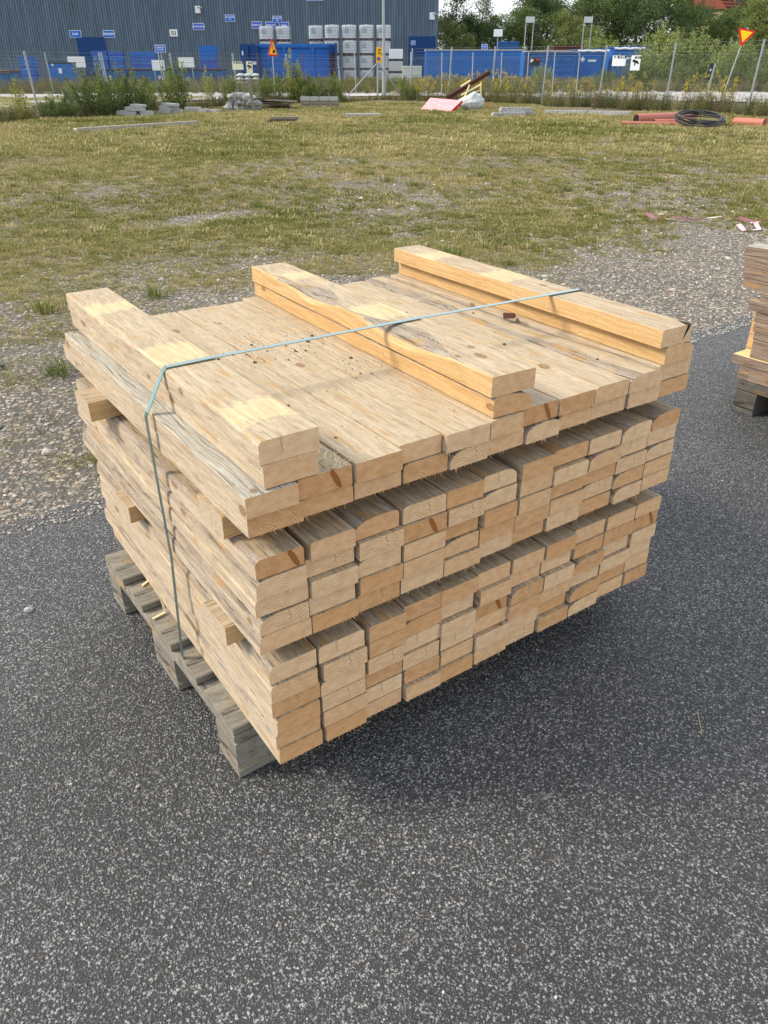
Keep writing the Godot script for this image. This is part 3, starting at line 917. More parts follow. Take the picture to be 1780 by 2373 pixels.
func cover() -> void:
	# pebbles
	var tones := [Color(0.49, 0.45, 0.40), Color(0.41, 0.39, 0.365), Color(0.51, 0.45, 0.39), Color(0.57, 0.53, 0.475), Color(0.34, 0.325, 0.31), Color(0.49, 0.40, 0.345)]
	var xf := [[], [], []]
	var cl := [[], [], []]
	for k in 110000:
		var x := rnd(-3.2, 13.0)
		var d := pow(rng.randf(), 1.8) * 6.0 - 0.10
		if k > 62000:
			x = rnd(-2.0, 20.0)
			d = rnd(0.5, 14.0)
		var z := edge_z(x) - d
		var p := Vector3(x, 0, z)
		if not in_view(p):
			continue
		if rng.randf() < grassy(x, z) * (1.15 if k <= 62000 else 0.8) - 0.12:
			continue
		var s := lerpf(0.0030, 0.012, pow(rng.randf(), 3.4)) * (1.0 + 0.05 * d)
		if rng.randf() < 0.004 and d > 0.3:
			s = rnd(0.018, 0.034)
		if d < 0.05:
			s = minf(s, 0.006)
		p.y = (field_y(x, z) if d > 0.03 else 0.0) + s * 0.18
		var b := Basis.from_euler(Vector3(rnd(-0.3, 0.3), rnd(0, TAU), rnd(-0.3, 0.3))).scaled(Vector3(1, 1, 1))
		var i := k % 3
		xf[i].append(Transform3D(b * Basis.from_scale(Vector3(s, s * rnd(0.35, 0.7), s * rnd(0.6, 1.0))), p))
		var c: Color = tones[rng.randi() % 6] * rnd(0.65, 1.1)
		cl[i].append(c)
	for i in 3:
		stuff("pebbles", rock_mesh(70 + i), xf[i], cl[i], ["grey and beige pebbles strewn beside the asphalt edge", "rounded pebbles lying among the gravel at the asphalt edge", "mixed pale pebbles between the grass patches"][i], "pebbles")
	# grit on the asphalt
	var gx := []
	var gc := []
	for k in 900:
		var p := Vector3(rnd(-2.2, 5.0), 0.001, rnd(-1.4, 1.2))
		if not in_view(p) or p.x > -0.05 and p.x < 1.2 and p.z < 0.02 and p.z > -1.0:
			continue
		var s := lerpf(0.0016, 0.0045, pow(rng.randf(), 3.0))
		gx.append(Transform3D(Basis(Vector3.UP, rnd(0, 6)) * Basis.from_scale(Vector3(s, s * 0.6, s * 0.8)), p))
		gc.append(tones[rng.randi() % 6] * rnd(0.7, 1.2))
	stuff("grit", rock_mesh(75), gx, gc, "small loose grit lying on the asphalt", "grit")
	# turf
	var near := tuft_mesh(16, 0.05, 0.040, 0.0017)
	var mid := tuft_mesh(18, 0.11, 0.055, 0.0042)
	var farm := tuft_mesh(18, 0.26, 0.10, 0.011)
	var sets := [[near, 46000, 0.15, 6.0, 0.08], [mid, 32000, 4.0, 15.0, 0.04], [farm, 38000, 12.0, 42.0, 0.03]]
	for s in sets.size():
		var e: Array = sets[s]
		var tx := []
		var tc := []
		for k in e[1]:
			var v := sqrt(lerpf(pow(e[2] + 2.4, 2.0), pow(e[3] + 2.4, 2.0), rng.randf()))
			var u := rnd(-1.0, 1.0) * (0.43 * v + 0.9)
			var p := yd(u, v)
			if p.z > edge_z(p.x) - 0.10 or v > 37.0 and u > -9.0 and u < 4.0 or u > 6.0 and v > 29.0:
				continue
			var gr := grassy(p.x, p.z)
			if rng.randf() > gr * 1.05 + e[4] - 0.08:
				continue
			p.y = field_y(p.x, p.z) - 0.003
			var dry := clampf(0.50 + 0.75 * fn_a.get_noise_2d(p.x * 0.7 + 300.0, p.z * 0.7) + 0.5 * fn_b.get_noise_2d(p.x * 1.8, p.z * 1.8 + 50.0) + rnd(-0.3, 0.3), 0.0, 1.0)
			var c := Color(0.19, 0.205, 0.045).lerp(Color(0.46, 0.385, 0.18), dry)
			if rng.randf() < 0.12:
				c = Color(0.58, 0.49, 0.27)
			c = c * rnd(0.8, 1.2)
			tc.append(c)
			var sc := rnd(0.6, 1.25) * (0.65 + 0.5 * gr)
			tx.append(Transform3D(Basis(Vector3.UP, rnd(0, 6.3)) * Basis.from_scale(Vector3(sc, sc * rnd(0.6, 1.0), sc)), p))
		stuff("dry_grass", e[0], tx, tc, ["short dry grass sprouting from the gravel near the asphalt", "olive and straw coloured turf across the middle of the field", "dry grass towards the fence at the back of the field"][s], "grass")
	# greener tussocks
	var gt := tuft_mesh(60, 0.10, 0.085, 0.0026)
	var tx := []
	var tc := []
	for k in 420:
		var v := sqrt(rnd(9.0, 700.0))
		var p := yd(rnd(-1, 1) * (0.43 * v + 0.6), v)
		if p.z > edge_z(p.x) - 0.8 or v > 26.0:
			continue
		if fn_a.get_noise_2d(p.x * 0.8 + 200.0, p.z * 0.8) < 0.02:
			continue
		p.y = field_y(p.x, p.z)
		var sc := rnd(0.5, 1.3) * (1.0 + v * 0.035)
		tx.append(Transform3D(Basis(Vector3.UP, rnd(0, 6.3)) * Basis.from_scale(Vector3(sc, sc * 0.75, sc)), p))
		tc.append(Color(0.13, 0.175, 0.04).lerp(Color(0.22, 0.23, 0.055), rng.randf()))
	stuff("green_tussocks", gt, tx, tc, "scattered green grass tussocks in the dry field", "grass")


func small_things() -> void:
	var pb := single("pebble", rock_mesh(77), "lone pale pebble on the asphalt left of the pallet", "pebble", Vector3(-0.213, 0.005, -0.875), Basis.from_scale(Vector3(0.012, 0.008, 0.009)))
	pb.material_override = M.sack
	var st := Geo.new()
	st.tube(Vector3(0.91, 0.002, 0.505), Vector3(0.965, 0.003, 0.455), 0.0008, 4)
	single("straw", st.mesh(M.straw), "thin pale straw lying on the dark asphalt in front of the stack", "straw")
	var c := Geo.new()
	c.box(Vector3(0, 0.003, 0), Vector3(0.03, 0.003, 0.006), Basis(Vector3.UP, 0.5))
	c.box(Vector3(0.016, 0.007, 0.006), Vector3(0.026, 0.003, 0.005), Basis(Vector3.UP, -0.9))
	single("wood_chip", c.mesh(M.pale), "pale wood splinters on the second pallet board from the back", "wood chip", Vector3(0.045, 0.1445, -0.60))
	var c2 := Geo.new()
	c2.box(Vector3(0, 0.004, 0), Vector3(0.036, 0.003, 0.006), Basis(Vector3.UP, 0.2))
	c2.box(Vector3(0.018, 0.022, -0.014), Vector3(0.005, 0.036, 0.003), Basis(Vector3.RIGHT, -0.5))
	single("wood_chip", c2.mesh(M.pale), "bent pale splinter standing up from the middle pallet board", "wood chip", Vector3(0.020, 0.1445, -0.445))
	var pl := Geo.new()
	pl.bevel(Vector3(0, 0.01, 0), Vector3(0.085, 0.008, 0.03), 0.003)
	single("black_scrap", pl.mesh(M.dark), "flat black scrap lying in the gravel at the left edge", "scrap", Vector3(0.17, 0.005, -3.05), Basis(Vector3.UP, -0.5))
	# ribbon of barrier tape
	var paths := [
		[Vector3(6.55, 0.05, -3.72), Vector3(6.72, 0.02, -3.60), Vector3(6.95, 0.05, -3.45), Vector3(7.15, 0.03, -3.30)],
		[Vector3(6.70, 0.05, -3.10), Vector3(6.62, 0.015, -2.98), Vector3(6.78, 0.02, -2.93), Vector3(6.86, 0.06, -3.03), Vector3(6.74, 0.10, -3.14), Vector3(6.88, 0.04, -3.10), Vector3(7.05, 0.06, -3.05), Vector3(7.30, 0.04, -2.98), Vector3(7.6, 0.05, -2.9)],
		[Vector3(6.35, 0.08, -3.88), Vector3(6.42, 0.03, -3.80), Vector3(6.56, 0.03, -3.72)]]
	var g := Geo.new()
	var g2 := Geo.new()
	for p in paths:
		for i in p.size() - 1:
			var n_ := 6
			for k in n_:
				var a: Vector3 = p[i].lerp(p[i + 1], float(k) / n_)
				var b: Vector3 = p[i].lerp(p[i + 1], float(k + 1) / n_)
				var sd := Vector3(0.35, 0.30 + 0.3 * sin(i * 2.0 + k * 0.7), 0.8).normalized() * 0.019
				var w := g2 if (i + k / 3) % 3 == 2 else g
				w.quad(a - sd, b - sd, b + sd, a + sd)
	var t := thing("barrier_tape", "crumpled pink and white barrier tape lying on the gravel at right", "tape")
	part("pink_band", g.mesh(M.ribbon), t)
	part("white_band", g2.mesh(M.ribbon2), t)


# ---------------------------------------------------------------- yard
func yb(turn := 0.0) -> Basis:
	return Basis(Vector3.UP, YAW + turn)


func ribbed(w: float, hgt: float, pitch: float, depth: float) -> Geo:   # corrugated sheet, x 0..w, facing +z
	var g := Geo.new()
	var n_ := int(w / pitch)
	for k in n_:
		var x := k * pitch
		var xs := [x, x + pitch * 0.30, x + pitch * 0.42, x + pitch * 0.88, x + pitch]
		var zs := [0.0, 0.0, depth, depth, 0.0]
		for i in 4:
			g.quad(Vector3(xs[i], 0, zs[i]), Vector3(xs[i + 1], 0, zs[i + 1]), Vector3(xs[i + 1], hgt, zs[i + 1]), Vector3(xs[i], hgt, zs[i]), Vector2(xs[i], hgt), Vector2(xs[i + 1], hgt), Vector2(xs[i + 1], 0), Vector2(xs[i], 0))
	return g


func lettering(text: String, size: float, font: String, bold := true) -> TextMesh:
	var t := TextMesh.new()
	var f := SystemFont.new()
	f.font_names = PackedStringArray([font])
	f.font_weight = 700 if bold else 400
	t.font = f
	t.text = text
	t.font_size = 48
	t.pixel_size = size / 36.0
	t.depth = 0.006
	t.line_spacing = -6.0
	return t


func words(parent: Node, text: String, size: float, at: Vector3, m: Material, squeeze := 1.0, font := "Droid Sans") -> void:
	var rows := text.split("\n")
	for k in rows.size():
		var t := lettering(rows[k], size, font)
		t.material = m
		var o := part("lettering", t, parent, at + Vector3(0, ((rows.size() - 1) * 0.5 - k) * size * 1.45, 0))
		o.scale = Vector3(squeeze, 1, 1)


func wall_sign(c: Vector3, w: float, hgt: float, face: Material, rim: Material, text: String, size: float, ink: Material, label: String, squeeze := 0.8) -> Node3D:
	var t := thing("wall_sign", label, "sign", c, YAW, "signs on the warehouse wall")
	var g := Geo.new()
	g.box(Vector3.ZERO, Vector3(w, hgt, 0.03))
	part("rim", g.mesh(rim), t)
	var f := Geo.new()
	f.box(Vector3(0, 0, 0.018), Vector3(w - 0.07, hgt - 0.07, 0.012))
	part("panel", f.mesh(face), t)
	if text:
		words(t, text, size, Vector3(0, 0, 0.028), ink, squeeze)
	return t


func warehouse() -> void:
	var o := thing("warehouse", "long grey blue corrugated metal warehouse behind the scrap yard", "building", yd(5.15, 88.0), YAW)
	var L := 56.0
	var H := 13.0
	part("wall", ribbed(L, H, 0.25, 0.075).mesh(M.cladding), o, Vector3(-L, 0, 0))
	var b := Geo.new()
	b.box(Vector3(-L / 2, H / 2, -15.02), Vector3(L - 0.1, H - 0.1, 29.9))
	part("core", b.mesh(M.cladding), o)
	part("wall", ribbed(30.0, H, 0.215, 0.04).mesh(M.cladding), o, Vector3(0.0, 0, 0), Basis(Vector3.UP, PI / 2))
	var c := Geo.new()
	c.box(Vector3(-0.14, H / 2, 0.03), Vector3(0.46, H + 0.02, 0.06))
	c.box(Vector3(0.06, H / 2, -0.12), Vector3(0.06, H + 0.02, 0.36))
	part("corner_trim", c.mesh(M.cladding), o)
	var r := Geo.new()
	r.box(Vector3(-L / 2, H + 0.06, -15.0), Vector3(L + 0.3, 0.12, 30.3))
	part("roof", r.mesh(M.cladding), o)
	part("door", ribbed(2.6, 3.95, 0.2, 0.04).mesh(M.door), o, Vector3(-2.72, 0, 0.082))
	part("door", ribbed(2.9, 3.88, 0.2, 0.04).mesh(M.door), o, Vector3(-35.15, 0, 0.082))
	for s in [[-28.99 - 1.0, 4.13, 1.12, 0.62, "ELAVF", 0.20, "blue sign left above the blue door, short white word", 0], [-25.82 - 0.9, 4.13, 1.10, 0.62, "SPRUNGFAT", 0.20, "blue sign right above the blue door, longer white word", 0],
		[-17.34 - 0.6, 4.74, 1.10, 0.56, "RESTVARA SKROT", 0.14, "violet blue sign under the left wall lamp", 1], [-14.33 - 0.5, 5.42, 0.95, 0.58, "MELLANLAGER\nFAT", 0.13, "single blue sign with two white lines right of the lamp", 0],
		[-9.93 - 0.35, 5.34, 0.88, 0.54, "MELLANLAGER\nFAT", 0.13, "blue two line sign highest of the cluster above the white tanks", 0], [-11.89 - 0.4, 4.87, 0.98, 0.58, "TOMMA GLAS", 0.14, "violet sign leftmost in the row of three above the tanks", 1],
		[-10.61 - 0.37, 4.86, 0.97, 0.56, "TOMMA FAT", 0.14, "violet sign in the middle of the row of three", 1], [-9.35 - 0.32, 4.84, 0.97, 0.56, "TOMMA", 0.14, "violet sign rightmost in the row of three", 1],
		[-6.40 - 0.2, 7.12, 1.60, 0.60, "", 0.1, "blue sign cut by the top edge of the photo", 0]]:
		wall_sign(yd(s[0], 87.9, s[1]), s[2], s[3], M.signviolet if s[7] else M.signblue, M.white, s[4], s[5], M.white, s[6])
	wall_sign(yd(-19.75 - 0.68, 87.9, 4.22), 0.76, 0.58, M.white, M.white, "D3", 0.36, M.dark, "white square sign reading D3 on the grey wall", 0.8)
	wall_sign(yd(2.85, 87.86, 3.40), 0.42, 0.36, M.signblue, M.white, "PORT", 0.10, M.white, "small blue sign on the blue door at the right corner")
	for p in [[-17.8, 6.15, "white wall lamp on a plate, left part of the warehouse wall"], [4.7, 5.63, "grey wall lamp at the right corner of the warehouse"]]:
		var t := thing("wall_lamp", p[2], "lamp", yd(p[0], 87.92, p[1]), YAW, "wall lamps of the warehouse")
		var g := Geo.new()
		g.box(Vector3(-0.06, -0.02, 0.02), Vector3(0.5, 0.58, 0.06))
		part("plate", g.mesh(M.white), t)
		var a := Geo.new()
		a.box(Vector3(0.15, 0.12, 0.25), Vector3(0.12, 0.06, 0.5))
		a.bevel(Vector3(0.22, 0.12, 0.5), Vector3(0.55, 0.09, 0.26), 0.03)
		part("lamp_head", a.mesh(M.zinc), t)


func ibc() -> Node3D:
	var o := thing("tank_container", "", "tank container")
	var p := Geo.new()
	for x in [-0.52, 0.0, 0.52]:
		for z in [-0.42, 0.0, 0.42]:
			p.box(Vector3(x, 0.07, z), Vector3(0.14, 0.10, 0.12))
	p.box(Vector3(0, 0.135, 0), Vector3(1.2, 0.03, 1.0))
	p.box(Vector3(0, 0.011, 0.44), Vector3(1.2, 0.022, 0.1))
	p.box(Vector3(0, 0.011, -0.44), Vector3(1.2, 0.022, 0.1))
	part("pallet_base", p.mesh(M.rust), o)
	var t := Geo.new()
	var rings := []
	for e in [[0.155, 0.93], [0.19, 1.0], [0.55, 1.0], [0.60, 0.985], [0.65, 1.0], [1.05, 1.0], [1.11, 0.94], [1.125, 0.80]]:
		var r := PackedVector3Array()
		for k in 24:
			var a := TAU * k / 24.0
			var q := Vector2(cos(a), -sin(a))
			q = q / pow(pow(absf(q.x), 7.0) + pow(absf(q.y), 7.0), 1.0 / 7.0)
			r.append(Vector3(q.x * 0.565 * e[1], e[0], q.y * 0.465 * e[1]))
		rings.append(r)
	t.skin(rings)
	t.tube(Vector3(0, 1.12, 0), Vector3(0, 1.15, 0), 0.11, 10)
	part("tank", t.mesh(M.tank), o)
	var c := Geo.new()
	for i in 6:
		var y := 0.20 + i * 0.18
		for s in [-1, 1]:
			c.box(Vector3(0, y, s * 0.487), Vector3(1.18, 0.022, 0.016))
			c.box(Vector3(s * 0.588, y, 0), Vector3(0.016, 0.022, 0.98))
	for i in 9:
		for s in [-1, 1]:
			c.box(Vector3(-0.58 + i * 0.145, 0.64, s * 0.49), Vector3(0.022, 0.96, 0.016))
	for i in 8:
		for s in [-1, 1]:
			c.box(Vector3(s * 0.591, 0.64, -0.48 + i * 0.137), Vector3(0.016, 0.96, 0.022))
	part("cage", c.mesh(M.zinc), o)
	var l := Geo.new()
	l.box(Vector3(-0.20, 0.72, 0.502), Vector3(0.34, 0.30, 0.008))
	part("label_plate", l.mesh(M.zinc), o)
	return o


func yard_goods() -> void:
	var proto := ibc()
	var first := true
	var cols := [[-10.1, 78.0, "left pair, left column", 0.05], [-8.65, 78.0, "left pair, right column", -0.03], [-5.75, 76.6, "big group, first column", 0.12], [-4.35, 75.4, "big group, second column", 0.02], [-2.9, 75.4, "big group, third column", 0.0], [-1.45, 75.4, "big group, fourth column", -0.03], [-0.05, 75.6, "big group, last column", 0.04]]
	for c in cols:
		for k in 4:
			var lab := "white caged tank, %s, %s" % [c[2], ["bottom of the stack", "second from the bottom", "third from the bottom", "topmost"][k]]
			var at := yd(c[0] + rnd(-0.03, 0.03), c[1] + rnd(-0.04, 0.04), 0.05 + k * 1.065)
			if first:
				proto.position = at
				proto.rotation.y = YAW + c[3]
				tag(proto, lab, "tank container", "caged tanks in the yard")
				first = false
			else:
				copy(proto, at, YAW + c[3], lab, "caged tanks in the yard")
	# ribbed plastic bins
	for k in 3:
		var t := thing("plastic_bin", "ribbed grey white bin right of the tanks, %s of three" % ["lowest", "middle", "topmost"][k], "bin", yd(1.0, 75.3, 0.03 + k * 0.885), YAW, "ribbed bins right of the tanks")
		var g := Geo.new()
		g.bevel(Vector3(0, 0.50, 0), Vector3(1.16, 0.72, 0.96), 0.05)
		for i in 6:
			g.bevel(Vector3(-0.47 + i * 0.19, 0.50, 0.49), Vector3(0.10, 0.68, 0.05), 0.015)
		part("body", g.mesh(M.tank if k == 2 else M.sack), t)
		var p := Geo.new()
		p.box(Vector3(0, 0.11, 0), Vector3(1.2, 0.04, 1.0))
		for x in [-0.5, 0.0, 0.5]:
			p.box(Vector3(x, 0.045, 0), Vector3(0.14, 0.09, 0.98))
		part("pallet_base", p.mesh(M.rust), t)
	for k in 2:
		var t := thing("crate", "pale grey crate with lid in the weeds left of the right blue wall, %s one" % ["lower", "upper"][k], "crate", yd(2.2, 70.0, 0.06 + k * 0.69), YAW, "grey crates beside the building corner")
		var g := Geo.new()
		g.bevel(Vector3(0, 0.32, 0), Vector3(1.5, 0.60, 1.0), 0.03)
		part("body", g.mesh(M.sack), t)
		var l := Geo.new()
		l.bevel(Vector3(0, 0.645, 0), Vector3(1.56, 0.06, 1.06), 0.02)
		part("lid", l.mesh(M.tank), t)
	# the big open skip
	var s := thing("blue_skip", "big open blue steel skip in front of the white tanks", "skip", yd(-3.75, 71.2), YAW)
	var W := 7.6
	var g := Geo.new()
	g.box(Vector3(-W / 2 + 0.6, 1.5, -1.2), Vector3(W - 1.3, 2.7, 0.08))
	g.box(Vector3(-W / 2, 0.14, 0.0), Vector3(W, 0.14, 2.4))
	part("back_wall", g.mesh(M.blue), s)
	g = Geo.new()
	g.box(Vector3(-W / 2 + 0.62, 2.86, -1.14), Vector3(W - 1.34, 0.22, 0.24))
	g.box(Vector3(-W / 2 + 0.62, 2.70, -1.10), Vector3(W - 1.34, 0.05, 0.14))
	part("top_rail", g.mesh(M.blue), s)
	for x in [-4.3, -2.0]:
		g = Geo.new()
		g.bevel(Vector3(x, 1.5, -1.09), Vector3(0.2, 2.5, 0.14), 0.02)
		part("rib", g.mesh(M.blue), s)
	g = Geo.new()
	g.bevel(Vector3(-W + 0.34, 1.53, -0.2), Vector3(0.66, 2.82, 1.9), 0.10)
	g.bevel(Vector3(-W + 1.02, 1.50, -0.35), Vector3(0.60, 2.86, 1.7), 0.12)
	part("folded_door", g.mesh(M.door), s)
	g = Geo.new()
	g.box(Vector3(-0.06, 1.55, 0.0), Vector3(0.10, 2.86, 2.4))
	g.bevel(Vector3(-0.46, 1.5, -0.95), Vector3(0.42, 2.8, 0.3), 0.03)
	part("end_wall", g.mesh(M.door), s)
	g = Geo.new()
	g.box(Vector3(-0.40, 1.2, -0.79), Vector3(0.32, 2.3, 0.03))
	part("rust_streak", g.mesh(M.rust), s)
	g = Geo.new()
	g.box(Vector3(-W + 1.05, 1.62, 0.53), Vector3(0.34, 0.20, 0.02))
	g.box(Vector3(-W + 0.22, 2.3, 0.78), Vector3(0.10, 0.30, 0.02))
	part("label_plate", g.mesh(M.white), s)
	g = Geo.new()
	g.bevel(Vector3(-2.6, 0.55, 1.5), Vector3(1.0, 0.5, 0.7), 0.06)
	single("blue_box", g.mesh(M.bluewrap), "small wrapped blue box in front of the big skip", "box", yd(-3.75, 71.2), yb())
	# row of low skips at the left
	var low := [[-28.9, 66.0, 3.2, 1.0, "low blue skip holding long planks at the left edge"], [-20.2, 66.0, 1.5, 1.15, "low blue skip half hidden behind the big bush"]]
	for e in low:
		skip_low(e[0], e[1], e[2], e[3], e[4])
	skip_low(-15.5, 66.0, 7.0, 1.14, "long low blue skip with rusty rim behind the left fence")
	for k in 6:
		g = Geo.new()
		g.box(Vector3(0, 0.92 + 0.035 * k, 0.3 - 0.12 * k), Vector3(2.6 - 0.15 * k, 0.03, 0.12), Basis(Vector3.UP, 0.03 * k))
		single("plank", g.mesh(M.old), "long grey plank sticking out of the left low skip, %s from below" % ORD[k], "plank", yd(-29.1, 66.2, 0.06), yb(), "planks in the left low skip")
	var bb := thing("blue_box_container", "blue box container with a white notice left of the bushes", "container", yd(-22.1, 61.0), YAW)
	g = Geo.new()
	g.bevel(Vector3(0, 0.78, 0), Vector3(1.5, 1.56, 1.2), 0.03)
	part("body", g.mesh(M.blue), bb)
	g = Geo.new()
	g.box(Vector3(0, 1.60, 0), Vector3(1.6, 0.07, 1.3))
	g.box(Vector3(0, 0.42, 0.615), Vector3(1.5, 0.04, 0.03))
	part("rim", g.mesh(M.dark), bb)
	g = Geo.new()
	g.box(Vector3(0.04, 1.12, 0.62), Vector3(0.20, 0.30, 0.02))
	g.box(Vector3(-0.42, 1.47, 0.62), Vector3(0.14, 0.11, 0.02))
	part("notice", g.mesh(M.white), bb)
	# wrapped towers of blue crates
	for e in [[-24.0, 60.0, 0.86, 1.95, 8, "tall tapering tower of film wrapped blue crates, far left"], [-17.9, 68.0, 1.0, 2.36, 9, "film wrapped blue crate tower behind the left bushes"], [-18.9, 68.6, 0.9, 2.36, 9, "dark blue crate tower left of the wrapped one"], [-22.0, 69.5, 1.1, 2.42, 8, "crate tower behind the left white board"], [-20.75, 69.5, 1.0, 2.36, 8, "crate tower just right of the left white board"]]:
		var t := thing("crate_tower", e[5], "crates", yd(e[0], e[1]), YAW, "towers of blue crates")
		var n_: int = e[4]
		for k in n_:
			g = Geo.new()
			var wd: float = e[2] * (1.0 + 0.18 * absf(k - n_ * 0.35) / n_)
			g.bevel(Vector3(rnd(-0.04, 0.04), (k + 0.5) * e[3] / n_, 0), Vector3(wd, e[3] / n_ - 0.025, 0.8), 0.03)
			part("crate", g.mesh(M.bluewrap if k % 2 else M.blue), t)
			g = Geo.new()
			g.box(Vector3(0, (k + 1.0) * e[3] / n_ - 0.012, 0.0), Vector3(wd + 0.02, 0.014, 0.82))
			part("film_fold", g.mesh(M.film), t)
	for k in 2:
		g = Geo.new()
		g.bevel(Vector3(0, 0.5, 0), Vector3(1.24, 0.98, 1.0), 0.06)
		single("blue_tub", g.mesh(M.bluewrap if k == 0 else M.blue), "big dark blue wrapped tub behind the long skip, %s one" % ["lower", "upper"][k], "tub", yd(-13.3, 68.0, 0.75 + k * 1.01), yb(0.03 * k), "blue tubs behind the long skip")
	g = Geo.new()
	g.box(Vector3(0, 0.37, 0), Vector3(1.3, 0.74, 1.1))
	single("block_base", g.mesh(M.concrete), "concrete block under the blue tubs", "block", yd(-13.3, 68.0), yb())
	# white boards
	for e in [[-22.3, 1.66, 1.25, 0.68, "white blank board left of the big bush"], [-16.4, 1.46, 0.92, 0.66, "white blank board beside the blue post sign"], [-14.35, 1.64, 1.12, 0.62, "white blank board left of the blue tubs"]]:
		var t := thing("white_board", e[4], "board", yd(e[0], 64.6), YAW, "white boards behind the left fence")
		g = Geo.new()
		g.box(Vector3(0, e[1], 0), Vector3(e[2], e[3], 0.04))
		part("panel", g.mesh(M.white), t)
		g = Geo.new()
		for x in [-0.35, 0.35]:
			g.box(Vector3(x * e[2], e[1] * 0.5, -0.05), Vector3(0.06, e[1] + 0.3, 0.05))
		part("legs", g.mesh(M.zinc), t)
	post_sign(yd(-15.45, 62.0), 2.45, 0.74, 0.44, M.signblue, "KEMIKALIER\nTAGS EMOT", "blue two line sign on a post behind the left fence")
	# grey bags piled four high
	for r in 4:
		for k in 3:
			g = Geo.new()
			var rings := []
			for q in 7:
				var t := float(q) / 6.0
				var rr := pow(sin(PI * clampf(t, 0.04, 0.96)), 0.45)
				var ring := PackedVector3Array()
				for a in 10:
					var an := TAU * a / 10.0
					ring.append(Vector3(-0.27 + 0.54 * t, 0.125 + 0.125 * rr * sin(an) + 0.012 * sin(q * 2.0 + r), 0.42 * rr * cos(an)))
				rings.append(ring)
			g.skin(rings)
			single("grey_sack", g.mesh(M.sack), "grey sack, %s layer, %s from left, pile behind the left fence" % [["bottom", "second", "third", "top"][r], ORD[k]], "sack", yd(-10.05 + k * 0.52, 62.0, 0.02 + r * 0.235), yb(), "grey sacks piled in the yard")
	# the wall of blue containers on the right
	var c := thing("blue_container", "long closed blue container with plain ribbed side", "container", yd(3.75, 80.0), YAW)
	part("side_wall", ribbed(8.9, 2.6, 0.28, 0.03).mesh(M.blue), c, Vector3(0, 0.05, 0))
	g = Geo.new()
	g.box(Vector3(4.45, 1.35, -1.22), Vector3(8.88, 2.6, 2.42))
	part("body", g.mesh(M.blue), c)
	g = Geo.new()
	g.box(Vector3(4.45, 2.68, -1.2), Vector3(9.0, 0.10, 2.5))
	part("top_rail", g.mesh(M.concrete), c)
	c = thing("blue_skip", "blue skip with square panels and tarpaulin, right of the long container", "skip", yd(11.75, 74.5), YAW)
	g = Geo.new()
	g.box(Vector3(2.15, 1.25, -1.2), Vector3(4.3, 2.4, 2.3))
	part("body", g.mesh(M.blue), c)
	for i in 6:
		g = Geo.new()
		g.bevel(Vector3(2.3, 0.25 + i * 0.38, -0.03), Vector3(3.6, 0.07, 0.10), 0.015)
		part("rail", g.mesh(M.blue), c)
	for i in 5:
		g = Geo.new()
		g.bevel(Vector3(0.55 + i * 0.86, 1.2, -0.03), Vector3(0.09, 2.1, 0.12), 0.015)
		part("rib", g.mesh(M.blue), c)
	g = Geo.new()
	g.box(Vector3(0.12, 1.25, 0.05), Vector3(0.30, 2.4, 0.2))
	part("end_post", g.mesh(M.door), c)
	g = Geo.new()
	g.box(Vector3(2.3, 2.47, -1.1), Vector3(4.4, 0.10, 2.6))
	part("grey_edge", g.mesh(M.concrete), c)
	var n := thing("notice_board", "black and white notice with a red corner on the blue skip", "notice", yd(12.55, 74.28, 1.75), YAW)
	g = Geo.new()
	g.box(Vector3(0.02, 0, 0), Vector3(0.86, 0.52, 0.03))
	part("black_panel", g.mesh(M.dark), n)
	g = Geo.new()
	g.prism(Transform3D(Basis(), Vector3(-0.24, 0.05, 0.02)), PackedVector2Array([Vector2(-0.12, -0.14), Vector2(0.08, -0.06), Vector2(0.15, 0.06), Vector2(0.02, 0.16), Vector2(-0.10, 0.10)]), 0.02)
	part("white_shape", g.mesh(M.white), n)
	g = Geo.new()
	g.box(Vector3(0.28, 0.14, 0.02), Vector3(0.24, 0.14, 0.02))
	part("red_field", g.mesh(M.red), n)
	for e in [[16.4, 76.5, 2.6, 2.55, 2.5, "blue skip with white tarpaulin roll and hazard diamond, nearer one"], [19.9, 78.0, 3.1, 2.75, 2.6, "blue skip with white tarpaulin roll and hazard diamond, farther one"]]:
		c = thing("blue_skip", e[5], "skip", yd(e[0], e[1]), YAW, "blue skips with hazard diamonds")
		g = Geo.new()
		g.bevel(Vector3(e[2] * 0.5, e[3] * 0.5 + 0.03, -1.2), Vector3(e[2], e[3], 2.4), 0.05)
		g.bevel(Vector3(0.16, e[3] * 0.5, 0.06), Vector3(0.22, e[3], 0.16), 0.03)
		g.bevel(Vector3(e[2] - 0.16, e[3] * 0.5, 0.06), Vector3(0.22, e[3], 0.16), 0.03)
		part("body", g.mesh(M.blue), c)
		g = Geo.new()
		for i in 6:
			g.tube(Vector3(0.1 + i * 0.45, e[3] + 0.03 - 0.05 * (i % 2), 0.12), Vector3(0.55 + i * 0.45, e[3] + 0.03 - 0.05 * ((i + 1) % 2), 0.12), 0.09, 7)
		part("tarpaulin_roll", g.mesh(M.white), c)
		g = Geo.new()
		g.box(Vector3(e[2] * 0.5, e[3] + 0.10, -1.1), Vector3(e[2] + 0.2, 0.08, 2.5), Basis(Vector3.BACK, 0.02))
		part("tarpaulin", g.mesh(M.blue), c)
		g = Geo.new()
		g.box(Vector3(0.62, e[3] - 0.62, 0.03), Vector3(0.30, 0.30, 0.03), Basis(Vector3.BACK, PI / 4))
		part("hazard_diamond", g.mesh(M.white), c)
		g = Geo.new()
		g.box(Vector3(1.45, e[3] - 0.72, 0.03), Vector3(0.7, 0.16, 0.03))
		part("label_plate", g.mesh(M.white), c)
